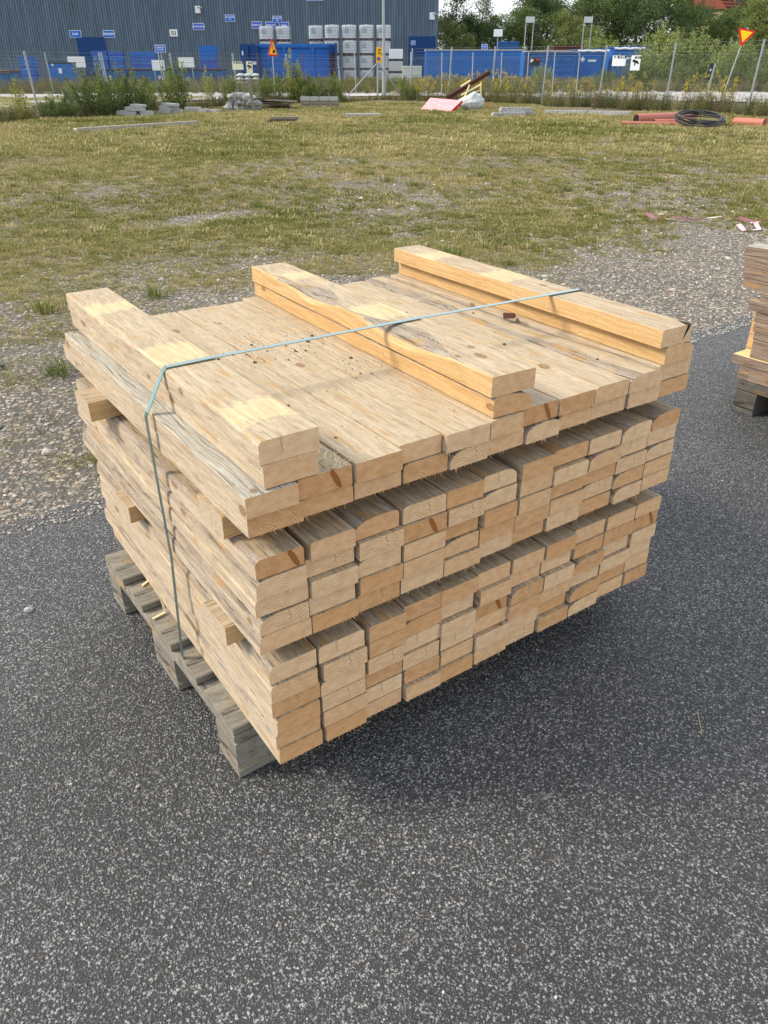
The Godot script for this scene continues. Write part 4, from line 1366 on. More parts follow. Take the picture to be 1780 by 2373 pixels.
	c = thing("blue_skip", "blue skip far behind the long container, only its top showing", "skip", yd(12.45, 91.0), YAW)
	g = Geo.new()
	g.bevel(Vector3(0, 1.75, 0), Vector3(2.1, 3.5, 2.2), 0.05)
	part("body", g.mesh(M.blue2), c)
	g = Geo.new()
	g.box(Vector3(0, 3.52, 0), Vector3(2.2, 0.1, 2.3))
	part("top_rail", g.mesh(M.blue), c)
	g = Geo.new()
	g.box(Vector3(0, 1.55, 0), Vector3(2.6, 3.1, 2.0))
	single("rusty_container", g.mesh(M.rust), "rusty brown container top behind the blue skips", "container", yd(17.0, 84.0), yb())
	g = Geo.new()
	g.box(Vector3(0, 1.3, 0), Vector3(4.4, 2.62, 2.0))
	single("pale_container", g.mesh(M.tank), "pale container with white top edge behind the blue skips", "container", yd(15.6, 79.5), yb())
	# signs on posts
	post_sign(yd(10.6, 84.0), 4.1, 0.82, 0.58, M.white, "", "white double sign on a post before the trees")
	post_sign(yd(9.25, 82.6), 2.98, 0.56, 0.40, M.signblue, "FARLIGT", "small blue sign just above the long blue container")
	for e in [[13.15, 82.0, "white two legged sign, left of the two before the trees"], [18.4, 82.0, "white two legged sign, right of the two before the trees"]]:
		var t := thing("two_post_sign", e[2], "sign", yd(e[0], e[1]), YAW, "two legged signs")
		g = Geo.new()
		g.box(Vector3(0, 5.05, 0), Vector3(0.78, 0.46, 0.04))
		part("panel", g.mesh(M.sack), t)
		for sx in [-0.34, 0.34]:
			g = Geo.new()
			g.tube(Vector3(sx, 0, -0.05), Vector3(sx, 5.3, -0.05), 0.045, 7)
			part("post", g.mesh(M.zinc), t)
	# lamp post
	var lp := thing("lamp_post", "tall grey metal lamp post in the gap of the fence", "lamp post", yd(0.0, 44.0), YAW)
	g = Geo.new()
	g.tube(Vector3(0, 0, 0), Vector3(0, 1.1, 0), 0.10, 10)
	g.tube(Vector3(0, 1.1, 0), Vector3(-0.08, 9.0, 0), 0.075, 10, 0.05)
	part("pole", g.mesh(M.zinc), lp)
	g = Geo.new()
	g.tube(Vector3(-0.08, 8.95, 0), Vector3(-0.08, 9.3, 1.2), 0.04, 7)
	g.bevel(Vector3(-0.08, 9.3, 1.5), Vector3(0.26, 0.12, 0.7), 0.03)
	part("lamp_head", g.mesh(M.zinc), lp)
	var ys := thing("yellow_sign", "yellow parking ban sign with black lines on the gate post", "sign", yd(-0.24, 41.85, 1.83), YAW)
	g = Geo.new()
	g.bevel(Vector3(0, 0, 0), Vector3(0.26, 0.62, 0.015), 0.02)
	part("panel", g.mesh(M.signyellow), ys)
	g = Geo.new()
	for e in [[0.02, 0.22, 0.14], [0.02, 0.17, 0.10], [0.02, 0.09, 0.14], [0.02, 0.04, 0.12]]:
		g.box(Vector3(e[0], e[1], 0.010), Vector3(e[2], 0.028, 0.006))
	part("black_lines", g.mesh(M.dark), ys)
	g = Geo.new()
	g.tube(Vector3(-0.01, -0.16, 0.006), Vector3(-0.01, -0.16, 0.014), 0.085, 14)
	part("red_ring", g.mesh(M.red), ys)
	g = Geo.new()
	g.tube(Vector3(-0.01, -0.16, 0.008), Vector3(-0.01, -0.16, 0.018), 0.064, 14)
	part("blue_disc", g.mesh(M.signviolet), ys)
	# triangular works sign with an excavator
	var tr := thing("warning_sign", "red and yellow triangular works sign on a thin post", "sign", yd(-5.46, 44.0), YAW + 0.95)
	g = Geo.new()
	g.tube(Vector3(0, 0, -0.03), Vector3(0, 2.3, -0.03), 0.025, 7)
	part("post", g.mesh(M.zinc), tr)
	g = Geo.new()
	g.prism(Transform3D(Basis(), Vector3(0, 1.88, 0)), PackedVector2Array([Vector2(-0.36, -0.04), Vector2(-0.33, -0.08), Vector2(0.33, -0.08), Vector2(0.36, -0.04), Vector2(0.03, 0.66), Vector2(-0.03, 0.66)]), 0.014)
	part("red_border", g.mesh(M.red), tr)
	g = Geo.new()
	g.prism(Transform3D(Basis(), Vector3(0, 1.88, 0.006)), PackedVector2Array([Vector2(-0.27, 0.0), Vector2(0.27, 0.0), Vector2(0.0, 0.54)]), 0.016)
	part("yellow_field", g.mesh(M.signyellow), tr)
	g = Geo.new()
	g.bevel(Vector3(0.05, 1.955, 0.016), Vector3(0.22, 0.04, 0.008), 0.012)
	g.bevel(Vector3(0.06, 2.02, 0.016), Vector3(0.15, 0.09, 0.008), 0.008)
	g.box(Vector3(-0.02, 2.16, 0.016), Vector3(0.03, 0.18, 0.008), Basis(Vector3.BACK, 0.35))
	g.box(Vector3(-0.03, 2.25, 0.016), Vector3(0.025, 0.10, 0.008), Basis(Vector3.BACK, -0.6))
	part("excavator_symbol", g.mesh(M.dark), tr)
	# give way sign, leaning
	var gw := thing("give_way_sign", "leaning yellow give way sign with red border at the right", "sign", yd(17.02, 44.0), YAW - 0.35)
	var lean := Basis(Vector3.BACK, -0.19)
	g = Geo.new()
	g.tube(Vector3(0, -0.1, -0.03), lean * Vector3(0, 3.05, -0.03), 0.032, 7)
	part("post", g.mesh(M.zinc), gw)
	g = Geo.new()
	g.prism(Transform3D(lean, lean * Vector3(0, 2.28, 0)), PackedVector2Array([Vector2(-0.03, 0.0), Vector2(0.03, 0.0), Vector2(0.40, 0.64), Vector2(0.37, 0.69), Vector2(-0.37, 0.69), Vector2(-0.40, 0.64)]), 0.014)
	part("red_border", g.mesh(M.red), gw)
	g = Geo.new()
	g.prism(Transform3D(lean, lean * Vector3(0, 2.28, 0.006)), PackedVector2Array([Vector2(0.0, 0.14), Vector2(0.29, 0.62), Vector2(-0.29, 0.62)]), 0.016)
	part("yellow_field", g.mesh(M.signyellow), gw)
	# road edge marker
	var bo := thing("road_marker", "grey roadside marker post with dark back beside the road", "marker", yd(16.1, 44.0), YAW)
	g = Geo.new()
	g.bevel(Vector3(0.20, 0.75, 0), Vector3(0.09, 1.5, 0.06), 0.015, Basis(Vector3.BACK, -0.10))
	part("post", g.mesh(M.zinc), bo)
	g = Geo.new()
	g.bevel(Vector3(0.10, 1.15, -0.02), Vector3(0.20, 0.72, 0.05), 0.02, Basis(Vector3.BACK, -0.10))
	part("shield", g.mesh(M.dark), bo)
	g = Geo.new()
	g.box(Vector3(0.10, 1.22, 0.012), Vector3(0.06, 0.10, 0.01), Basis(Vector3.BACK, -0.10))
	part("reflector", g.mesh(M.white), bo)
	# house on the hill
	var hs := thing("house", "plastered house with red tiled roof between the trees at top right", "house", yd(52.5, 140.0), YAW + 0.5)
	g = Geo.new()
	g.box(Vector3(0, 4.4, 0), Vector3(12.0, 8.8, 9.0))
	part("wall", g.mesh(M.plaster), hs)
	g = Geo.new()
	g.prism(Transform3D(Basis(Vector3.UP, PI / 2), Vector3(0, 8.7, 0)), PackedVector2Array([Vector2(-5.2, 0), Vector2(5.2, 0), Vector2(0, 4.4)]), 12.8)
	var rf := part("roof", g.mesh(M.roof), hs)
	g = Geo.new()
	for k in 9:
		g.box(Vector3(0, 0.25 + k * 0.44, 4.99 - k * 0.52), Vector3(12.84, 0.06, 0.10))
	part("tile_row", g.mesh(M.roof), rf, Vector3(0, 8.7, 0))
	for x in [-3.0, 2.5]:
		g = Geo.new()
		g.box(Vector3(x, 10.0, 3.2), Vector3(1.4, 1.5, 1.8))
		var d := part("dormer", g.mesh(M.plaster), hs)
		g = Geo.new()
		g.box(Vector3(x, 10.05, 4.13), Vector3(0.8, 0.9, 0.05))
		part("window", g.mesh(M.glass), d)
		g = Geo.new()
		g.prism(Transform3D(Basis(), Vector3(x, 10.72, 3.3)), PackedVector2Array([Vector2(-0.95, 0), Vector2(0.95, 0), Vector2(0, 0.8)]), 2.3)
		part("dormer_roof", g.mesh(M.roof), d)


func skip_low(u: float, v: float, w: float, hh: float, label: String) -> void:
	var o := thing("low_skip", label, "skip", yd(u, v), YAW, "low blue skips behind the left fence")
	var g := Geo.new()
	g.box(Vector3(0, hh * 0.5, 0.0), Vector3(w, hh, 0.06))
	g.box(Vector3(0, hh * 0.5, -1.8), Vector3(w, hh, 0.06))
	g.box(Vector3(-w / 2 + 0.03, hh * 0.5, -0.9), Vector3(0.06, hh, 1.74))
	g.box(Vector3(w / 2 - 0.03, hh * 0.5, -0.9), Vector3(0.06, hh, 1.74))
	g.box(Vector3(0, 0.12, -0.9), Vector3(w - 0.13, 0.08, 1.73))
	part("body", g.mesh(M.blue2), o)
	g = Geo.new()
	g.box(Vector3(0, hh + 0.04, 0.02), Vector3(w + 0.1, 0.09, 0.14))
	g.box(Vector3(0, hh + 0.04, -1.82), Vector3(w + 0.1, 0.09, 0.14))
	part("rim", g.mesh(M.rust), o)
	var n_ := maxi(2, int(w / 1.2))
	for k in n_:
		g = Geo.new()
		g.bevel(Vector3(-w / 2 + (k + 0.5) * w / n_, hh * 0.5, 0.06), Vector3(0.08, hh * 0.96, 0.06), 0.01)
		part("rib", g.mesh(M.blue2), o)
	g = Geo.new()
	g.box(Vector3(-w * 0.18, hh * 0.55, 0.045), Vector3(0.22, 0.30, 0.02))
	if w > 4.0:
		g.box(Vector3(w * 0.12, hh * 0.5, 0.045), Vector3(0.26, 0.28, 0.02))
	part("notice", g.mesh(M.white), o)


func post_sign(at: Vector3, hgt: float, w: float, hh: float, m: Material, text: String, label: String) -> void:
	var t := thing("post_sign", label, "sign", at, YAW, "signs on posts in the yard")
	var g := Geo.new()
	g.tube(Vector3(0, 0, -0.05), Vector3(0, hgt + hh * 0.5, -0.05), 0.04, 7)
	part("post", g.mesh(M.zinc), t)
	g = Geo.new()
	g.box(Vector3(0, hgt, 0), Vector3(w, hh, 0.03))
	part("rim", g.mesh(M.white), t)
	g = Geo.new()
	g.box(Vector3(0, hgt, 0.018), Vector3(w - 0.06, hh - 0.06, 0.012))
	part("panel", g.mesh(m), t)
	if text:
		words(t, text, 0.09, Vector3(0, hgt, 0.028), M.white, 0.75)


# ---------------------------------------------------------------- fences
func wire_fence(label: String, pts: Array, heights: Array, mesh_h: Array, strands: int, lean: float) -> Node3D:
	var o := thing("wire_fence", label, "fence")
	for i in pts.size():
		var p: Vector3 = pts[i]
		var g := Geo.new()
		var t := p + Vector3(rnd(-0.04, 0.04), heights[i], rnd(-0.03, 0.03)) - yb() * Vector3(lean, 0, 0)
		g.tube(p - Vector3(0, 0.1, 0), t, 0.030, 8)
		if strands > 2:
			for k in 4:
				g.tube(t - Vector3(0, 0.06 + k * 0.12, 0), t - Vector3(0, 0.09 + k * 0.12, 0), 0.042, 6)
		part("post", g.mesh(M.zinc), o)
	for i in pts.size() - 1:
		var a: Vector3 = pts[i]
		var b: Vector3 = pts[i + 1]
		var ha: float = mesh_h[i]
		var L := a.distance_to(b)
		var d := (b - a) / L
		var n0 := d.cross(Vector3.UP) * 0.035
		var w := Geo.new()
		var sp := 0.082
		var k := -int(ha / sp)
		while k * sp < L:
			for dir in [1, -1]:
				# clip a 45 degree wire to the bay
				var s0 := maxf(0.0, k * sp)
				var s1 := minf(L, k * sp + ha)
				if s1 - s0 < 0.02:
					continue
				var y0 := s0 - k * sp
				var y1 := s1 - k * sp
				if dir < 0:
					y0 = ha - y0
					y1 = ha - y1
				w.tube(a + d * s0 + Vector3(0, y0 + 0.03, 0) + n0 * (1.0 + 0.05 * dir), a + d * s1 + Vector3(0, y1 + 0.03, 0) + n0 * (1.0 + 0.05 * dir), 0.0017, 3, -1.0, false)
			k += 1
		var c := part("chain_link", w.mesh(M.wire), o)
		c.set_meta("kind", "stuff")
		var s := Geo.new()
		s.tube(a + Vector3(0, ha + 0.03, 0) + n0, b + Vector3(0, mesh_h[i + 1] + 0.03, 0) + n0, 0.004, 4)
		s.tube(a + Vector3(0, ha * 0.5, 0) + n0, b + Vector3(0, mesh_h[i + 1] * 0.5, 0) + n0, 0.003, 4)
		for q in strands:
			var f := (q + 1.0) / (strands + 0.3)
			s.tube(a + Vector3(0, lerpf(ha, heights[i], f), 0), b + Vector3(0, lerpf(mesh_h[i + 1], heights[i + 1], f), 0), 0.0035, 4)
		part("wire_strands", s.mesh(M.wire), o)
	return o


func fences() -> void:
	var L := []
	for e in [[-13.0, 19.0], [-11.6, 21.9], [-9.92, 24.9], [-8.67, 27.68], [-7.34, 31.14], [-5.73, 34.52], [-3.85, 36.29], [-1.8, 37.45]]:
		L.append(yd(e[0], e[1]))
	wire_fence("chain link fence along the left back of the field, overgrown with bushes", L, [1.75, 1.75, 1.72, 1.72, 1.76, 1.80, 1.80, 1.74], [1.42, 1.42, 1.42, 1.42, 1.44, 1.46, 1.46, 1.44], 3, 0.10)
	var R := []
	for e in [[1.24, 41.99], [2.86, 38.91], [4.74, 38.72], [6.32, 34.93], [8.07, 32.83], [9.85, 30.44], [11.4, 27.21], [12.9, 24.0]]:
		R.append(yd(e[0], e[1]))
	wire_fence("chain link fence along the right back of the field with barbed strands", R, [2.10, 2.10, 2.08, 2.06, 2.03, 2.06, 2.06, 2.05], [1.70, 1.72, 1.70, 1.68, 1.68, 1.66, 1.66, 1.66], 3, -0.06)
	# gate post with two struts between the fences
	var g := Geo.new()
	var gp := thing("gate_post", "grey fence corner post braced by two slanting struts", "post", yd(-0.30, 42.0), YAW)
	g.tube(Vector3(0, -0.1, 0), Vector3(0, 2.0, 0), 0.04, 8)
	part("post", g.mesh(M.zinc), gp)
	for e in [[Vector3(-1.55, 0, 2.4)], [Vector3(1.25, 0, -0.6)]]:
		g = Geo.new()
		g.tube(Vector3(0, 1.52, 0), e[0], 0.026, 7)
		part("strut", g.mesh(M.zinc), gp)
	# second fence on the far side of the road
	var F := []
	var H := []
	var MH := []
	for u in [-22.0, -18.95, -15.62, -12.5, -9.51, -7.04, -4.5, -1.6, 1.53, 3.29, 5.0, 6.63, 8.16, 9.57, 11.04]:
		F.append(yd(u, 50.0 + rnd(-0.3, 0.3)))
		H.append(2.05)
		MH.append(0.9)
	var o := thing("post_row", "row of thin posts with two wires on the far side of the road", "fence")
	for i in F.size():
		g = Geo.new()
		var p: Vector3 = F[i]
		g.tube(p, p + Vector3(0, H[i], 0) - yb() * Vector3(0.1 if i < 4 else 0.04, 0, 0), 0.028, 7)
		part("post", g.mesh(M.zinc if i not in [4, 5, 6] else M.rust), o)
	g = Geo.new()
	for i in F.size() - 1:
		for y in [1.25, 1.75]:
			g.tube(F[i] + Vector3(0, y, 0), F[i + 1] + Vector3(0, y, 0), 0.004, 4)
	part("wire_strands", g.mesh(M.wire), o)
	# signs on the fences
	for e in [[-5.62, 1.385, 34.15, 0.42, 0.28, 0, "cream guard company sign on the left fence", M.cream], [-5.22, 1.32, 34.45, 0.24, 0.41, 1, "cream camera surveillance sign on the left fence", M.cream], [8.47, 1.53, 32.1, 0.49, 0.33, 0, "white guard company sign on the right fence", M.white], [8.90, 1.46, 31.5, 0.33, 0.46, 1, "white camera surveillance sign on the right fence", M.white]]:
		var t := thing("fence_sign", e[6], "sign", yd(e[0], e[2], e[1]), YAW + (0.0 if e[0] < 0 else -0.5), "guard signs on the fences")
		var w: float = e[3]
		var hh: float = e[4]
		g = Geo.new()
		g.box(Vector3.ZERO, Vector3(w, hh, 0.008))
		part("panel", g.mesh(e[7]), t)
		g = Geo.new()
		g.box(Vector3(w * 0.18, hh * 0.36, 0.006), Vector3(w * 0.64, hh * (0.26 if e[5] == 0 else 0.14), 0.006))
		part("black_band", g.mesh(M.dark), t)
		if e[5] == 0:
			words(t, "TEAM", 0.065, Vector3(w * 0.18, hh * 0.36, 0.012), M.white, 0.95)
			words(t, "IS", 0.065, Vector3(-w * 0.32, hh * 0.36, 0.008), M.dark, 0.9)
		else:
			words(t, "TEAM", 0.035, Vector3(w * 0.18, hh * 0.36, 0.012), M.white, 0.9)
			g = Geo.new()
			g.box(Vector3(-0.01, hh * 0.10, 0.008), Vector3(w * 0.58, hh * 0.17, 0.006), Basis(Vector3.BACK, -0.32))
			g.box(Vector3(w * 0.30, hh * -0.02, 0.008), Vector3(w * 0.14, hh * 0.09, 0.006), Basis(Vector3.BACK, -0.32))
			g.box(Vector3(-0.02, -hh * 0.07, 0.008), Vector3(w * 0.11, hh * 0.22, 0.006))
			part("camera_symbol", g.mesh(M.dark), t)


# ---------------------------------------------------------------- plants
func leaf(g: Geo, p: Vector3, d: Vector3, l: float, w: float) -> void:
	var s := d.cross(Vector3(rnd(-1, 1), rnd(-1, 1), rnd(-1, 1))).normalized() * w
	g.quad(p, p + d * l * 0.5 + s, p + d * l, p + d * l * 0.5 - s)


# crown of a broad tree: leaf clumps spread through overlapping lobes; base at the ground, height h, width w
func crown(h: float, w: float, low: float, n_: int, size: float, c1: Color, c2: Color, rag: float) -> ArrayMesh:
	var g := Geo.new()
	var lobes := []
	for k in 26:
		var t := rnd(low, 0.93)
		var r := w * 0.5 * sqrt(maxf(0.05, 1.0 - pow((t - 0.42) / 0.60, 2.0))) * rnd(0.25, 0.85)
		var a := rnd(0, TAU)
		lobes.append([Vector3(cos(a) * r, t * h, sin(a) * r), w * rnd(0.13, 0.24) * (1.15 - 0.5 * t)])
	for k in n_ / 14:
		var lb: Array = lobes[rng.randi() % lobes.size()]
		var d := Vector3(rng.randfn(0, 1), rng.randfn(0.15, 0.9), rng.randfn(0, 1)).normalized()
		var c: Vector3 = lb[0] + d * lb[1] * (rnd(0.55, 1.0) + rag * maxf(0.0, rng.randfn(0, 0.35)))
		if c.y < 0.1:
			continue
		var tone := clampf(rng.randfn(0.4, 0.28), 0.0, 1.0)
		for q in 14:
			var cc := c1.lerp(c2, clampf(tone + rnd(-0.2, 0.2), 0.0, 1.0))
			g.col = cc * rnd(0.85, 1.15)
			var p := c + Vector3(rng.randfn(0, 1), rng.randfn(0, 0.7), rng.randfn(0, 1)) * size * 1.15
			leaf(g, p, Vector3(rnd(-1, 1), rnd(-0.7, 0.8), rnd(-1, 1)).normalized(), size * rnd(0.7, 1.3), size * 0.26)
	return g.mesh(M.leaf)


func trunk_mesh(h: float, r: float) -> ArrayMesh:
	var g := Geo.new()
	var p := Vector3.ZERO
	for k in 5:
		var q := Vector3(rnd(-0.15, 0.15), h * 0.16 * (k + 1), rnd(-0.15, 0.15))
		g.tube(p, q, r * (1.0 - k * 0.16), 7, r * (1.0 - (k + 1) * 0.16))
		if k > 0:
			for j in 3:
				var a := rnd(0, TAU)
				g.tube(q, q + Vector3(cos(a) * h * 0.16, h * rnd(0.10, 0.2), sin(a) * h * 0.16), r * 0.4, 5, r * 0.1)
		p = q
	return g.mesh(M.bark)


# upright shoots fanning from the base, leaves along them
func shoots(stems: int, h: float, w: float, per: int, size: float, c1: Color, c2: Color, open := 0.12) -> Array:
	var g := Geo.new()
	var s := Geo.new()
	for k in stems:
		var a := rnd(0, TAU)
		var r0 := sqrt(rng.randf())
		var b := Vector3(cos(a) * r0 * w * 0.28, 0, sin(a) * r0 * w * 0.28)
		var hh := h * rnd(0.55, 1.0) * (1.0 - 0.35 * r0 * r0)
		var tip := b + Vector3(cos(a) * r0 * w * 0.24, hh, sin(a) * r0 * w * 0.24)
		var mid := b.lerp(tip, 0.5) + Vector3(rnd(-0.08, 0.08), 0, rnd(-0.08, 0.08)) * h
		s.tube(b, mid, 0.006 * h, 4, 0.004 * h, false)
		s.tube(mid, tip, 0.004 * h, 4, 0.0015 * h, false)
		var tone := clampf(rng.randfn(0.4, 0.3), 0.0, 1.0)
		for q in per:
			var t := pow(rng.randf(), 0.75)
			var p := b.lerp(mid, t * 2.0) if t < 0.5 else mid.lerp(tip, t * 2.0 - 1.0)
			var out := Vector3(rng.randfn(0, 1), rng.randfn(0, 0.5), rng.randfn(0, 1)) * h * open * (1.08 - t)
			var cc := c1.lerp(c2, clampf(tone + (t - 0.5) * 0.5 + rnd(-0.2, 0.2), 0.0, 1.0))
			g.col = cc * rnd(0.8, 1.2)
			leaf(g, p + out, (Vector3(rnd(-1, 1), rnd(-0.2, 1.3), rnd(-1, 1))).normalized(), size * rnd(0.7, 1.35), size * 0.24)
	return [g.mesh(M.leaf), s.mesh(M.bark)]


func shrub(called: String, mm: Array, at: Vector3, label: String, category: String, group: String, sc := Vector3.ONE) -> Node3D:
	var o := thing(called, label, category, at, rnd(0, TAU), group)
	part("leaves", mm[0], o)
	part("stems", mm[1], o)
	o.scale = sc
	return o


func trees() -> void:
	var g1 := Color(0.066, 0.104, 0.034)
	var g2 := Color(0.201, 0.261, 0.070)
	var kinds := [
		[crown(10.0, 8.0, 0.08, 15000, 0.21, g1, g2, 0.5), trunk_mesh(10.0, 0.2)],
		[crown(10.0, 8.5, 0.05, 15000, 0.21, Color(0.047, 0.081, 0.031), Color(0.130, 0.185, 0.061), 0.4), trunk_mesh(10.0, 0.22)],
		[crown(10.0, 7.0, 0.10, 13000, 0.20, Color(0.119, 0.157, 0.047), Color(0.296, 0.319, 0.090), 0.7), trunk_mesh(10.0, 0.16)],
		[crown(12.0, 5.0, 0.30, 4200, 0.24, Color(0.082, 0.107, 0.047), Color(0.213, 0.236, 0.095), 1.2), trunk_mesh(14.0, 0.16)]]
	var protos := [null, null, null, null]
	var look := ["bushy mid green tree", "dense dark green tree", "light olive green tree", "thin airy tree"]
	# u, v, height, width factor, kind, where
	var list := [
		[9.2, 118.0, 11.5, 1.0, 3, "behind the warehouse corner, crown against the sky"], [13.3, 124.0, 10.2, 1.0, 3, "second from the warehouse, crown against the sky"],
		[7.6, 99.0, 6.4, 1.25, 2, "closest to the warehouse corner"], [10.6, 104.0, 7.2, 1.2, 1, "second along from the warehouse corner"],
		[14.0, 108.0, 7.0, 1.3, 0, "under the gap of white sky"], [16.2, 101.0, 7.2, 1.25, 0, "behind the left two legged sign"],
		[20.2, 113.0, 10.6, 1.0, 1, "tall one right of the white sky gap"], [20.6, 101.0, 7.7, 1.15, 2, "between the two legged signs"],
		[25.2, 108.0, 9.4, 1.1, 0, "behind the right two legged sign"], [28.6, 110.0, 10.5, 1.1, 1, "tall one right of the right two legged sign"],
		[30.6, 103.0, 9.6, 1.1, 1, "above the farther hazard skip"], [34.4, 108.0, 9.6, 1.1, 0, "above the guard company sign on the right"],
		[38.8, 115.0, 8.8, 1.1, 1, "left of the house"], [41.2, 111.0, 7.0, 1.15, 0, "below the red roof"],
		[40.6, 98.0, 8.8, 1.15, 2, "right of the red roof, yellowish"], [44.4, 103.0, 10.8, 1.2, 1, "at the right edge of the photo"], [49.0, 104.0, 10.0, 1.2, 0, "just past the right edge"],
		[23.0, 132.0, 11.5, 1.3, 1, "in the second row behind the dark tall one"], [31.0, 134.0, 12.0, 1.3, 1, "in the second row towards the right"], [38.0, 136.0, 12.5, 1.2, 1, "in the second row left of the house"], [9.0, 130.0, 8.5, 1.2, 1, "in the second row behind the warehouse corner"], [16.0, 134.0, 7.8, 1.4, 1, "in the second row under the sky gap"], [56.0, 128.0, 14.0, 1.2, 1, "in the second row right of the house"], [46.5, 122.0, 8.4, 1.2, 0, "in front of the house wall"]]
	for e in list:
		var k: int = e[4]
		var lab := "%s, %s" % [look[k], e[5]]
		var o: Node3D
		if protos[k] == null:
			o = thing("tree", lab, "tree", yd(e[0], e[1]), rnd(0, TAU), "trees behind the yard")
			part("crown", kinds[k][0], o)
			part("trunk", kinds[k][1], o)
			protos[k] = o
		else:
			o = copy(protos[k], yd(e[0], e[1]), rnd(0, TAU), lab, "trees behind the yard")
		var s: float = e[2] / (12.0 if k == 3 else 10.0)
		o.scale = Vector3(s * e[3], s, s * e[3])
	# willow shrubs before the trees
	var w1 := shoots(85, 5.0, 4.6, 100, 0.17, Color(0.130, 0.185, 0.051), Color(0.390, 0.437, 0.138), 0.085)
	var w2 := shoots(70, 5.0, 5.2, 100, 0.17, Color(0.082, 0.123, 0.043), Color(0.236, 0.284, 0.085), 0.10)
	var ws := [
		[21.2, 88.0, 4.6, w1, "before the trees at the right two legged sign"], [23.6, 86.0, 3.4, w1, "low one before the trees above the far blue skip"], [17.6, 90.0, 3.6, w1, "above the brown container"],
		[20.6, 66.0, 4.4, w1, "tall bright one right of the blue skips"], [23.0, 66.0, 4.0, w1, "bright one in the middle of the right hedge"], [24.3, 62.0, 3.4, w1, "bright one left of the give way sign"], [25.4, 60.0, 3.1, w2, "behind the give way sign"], [26.8, 60.0, 2.9, w1, "at the right edge behind the fence"],
		[17.3, 60.0, 2.6, w2, "low dark one behind the right guard signs"], [19.4, 58.0, 2.0, w2, "low dark one left of the road marker"], [21.6, 57.0, 1.9, w2, "low dark one behind the road marker"], [23.6, 56.0, 1.9, w2, "low dark one under the give way sign"], [25.6, 55.0, 2.0, w2, "low dark one at the right end"],
		[12.0, 67.0, 1.7, w1, "small one before the square panelled skip"], [29.0, 62.0, 3.0, w2, "past the right edge"], [16.0, 64.0, 1.5, w2, "small one before the hazard skips"]]
	for e in ws:
		var s: float = e[2] / 5.0
		shrub("willow_shrub", e[3], yd(e[0], e[1]), "willow shrub %s" % e[4], "shrub", "willow shrubs at the right", Vector3(s * 1.1, s, s * 1.1))


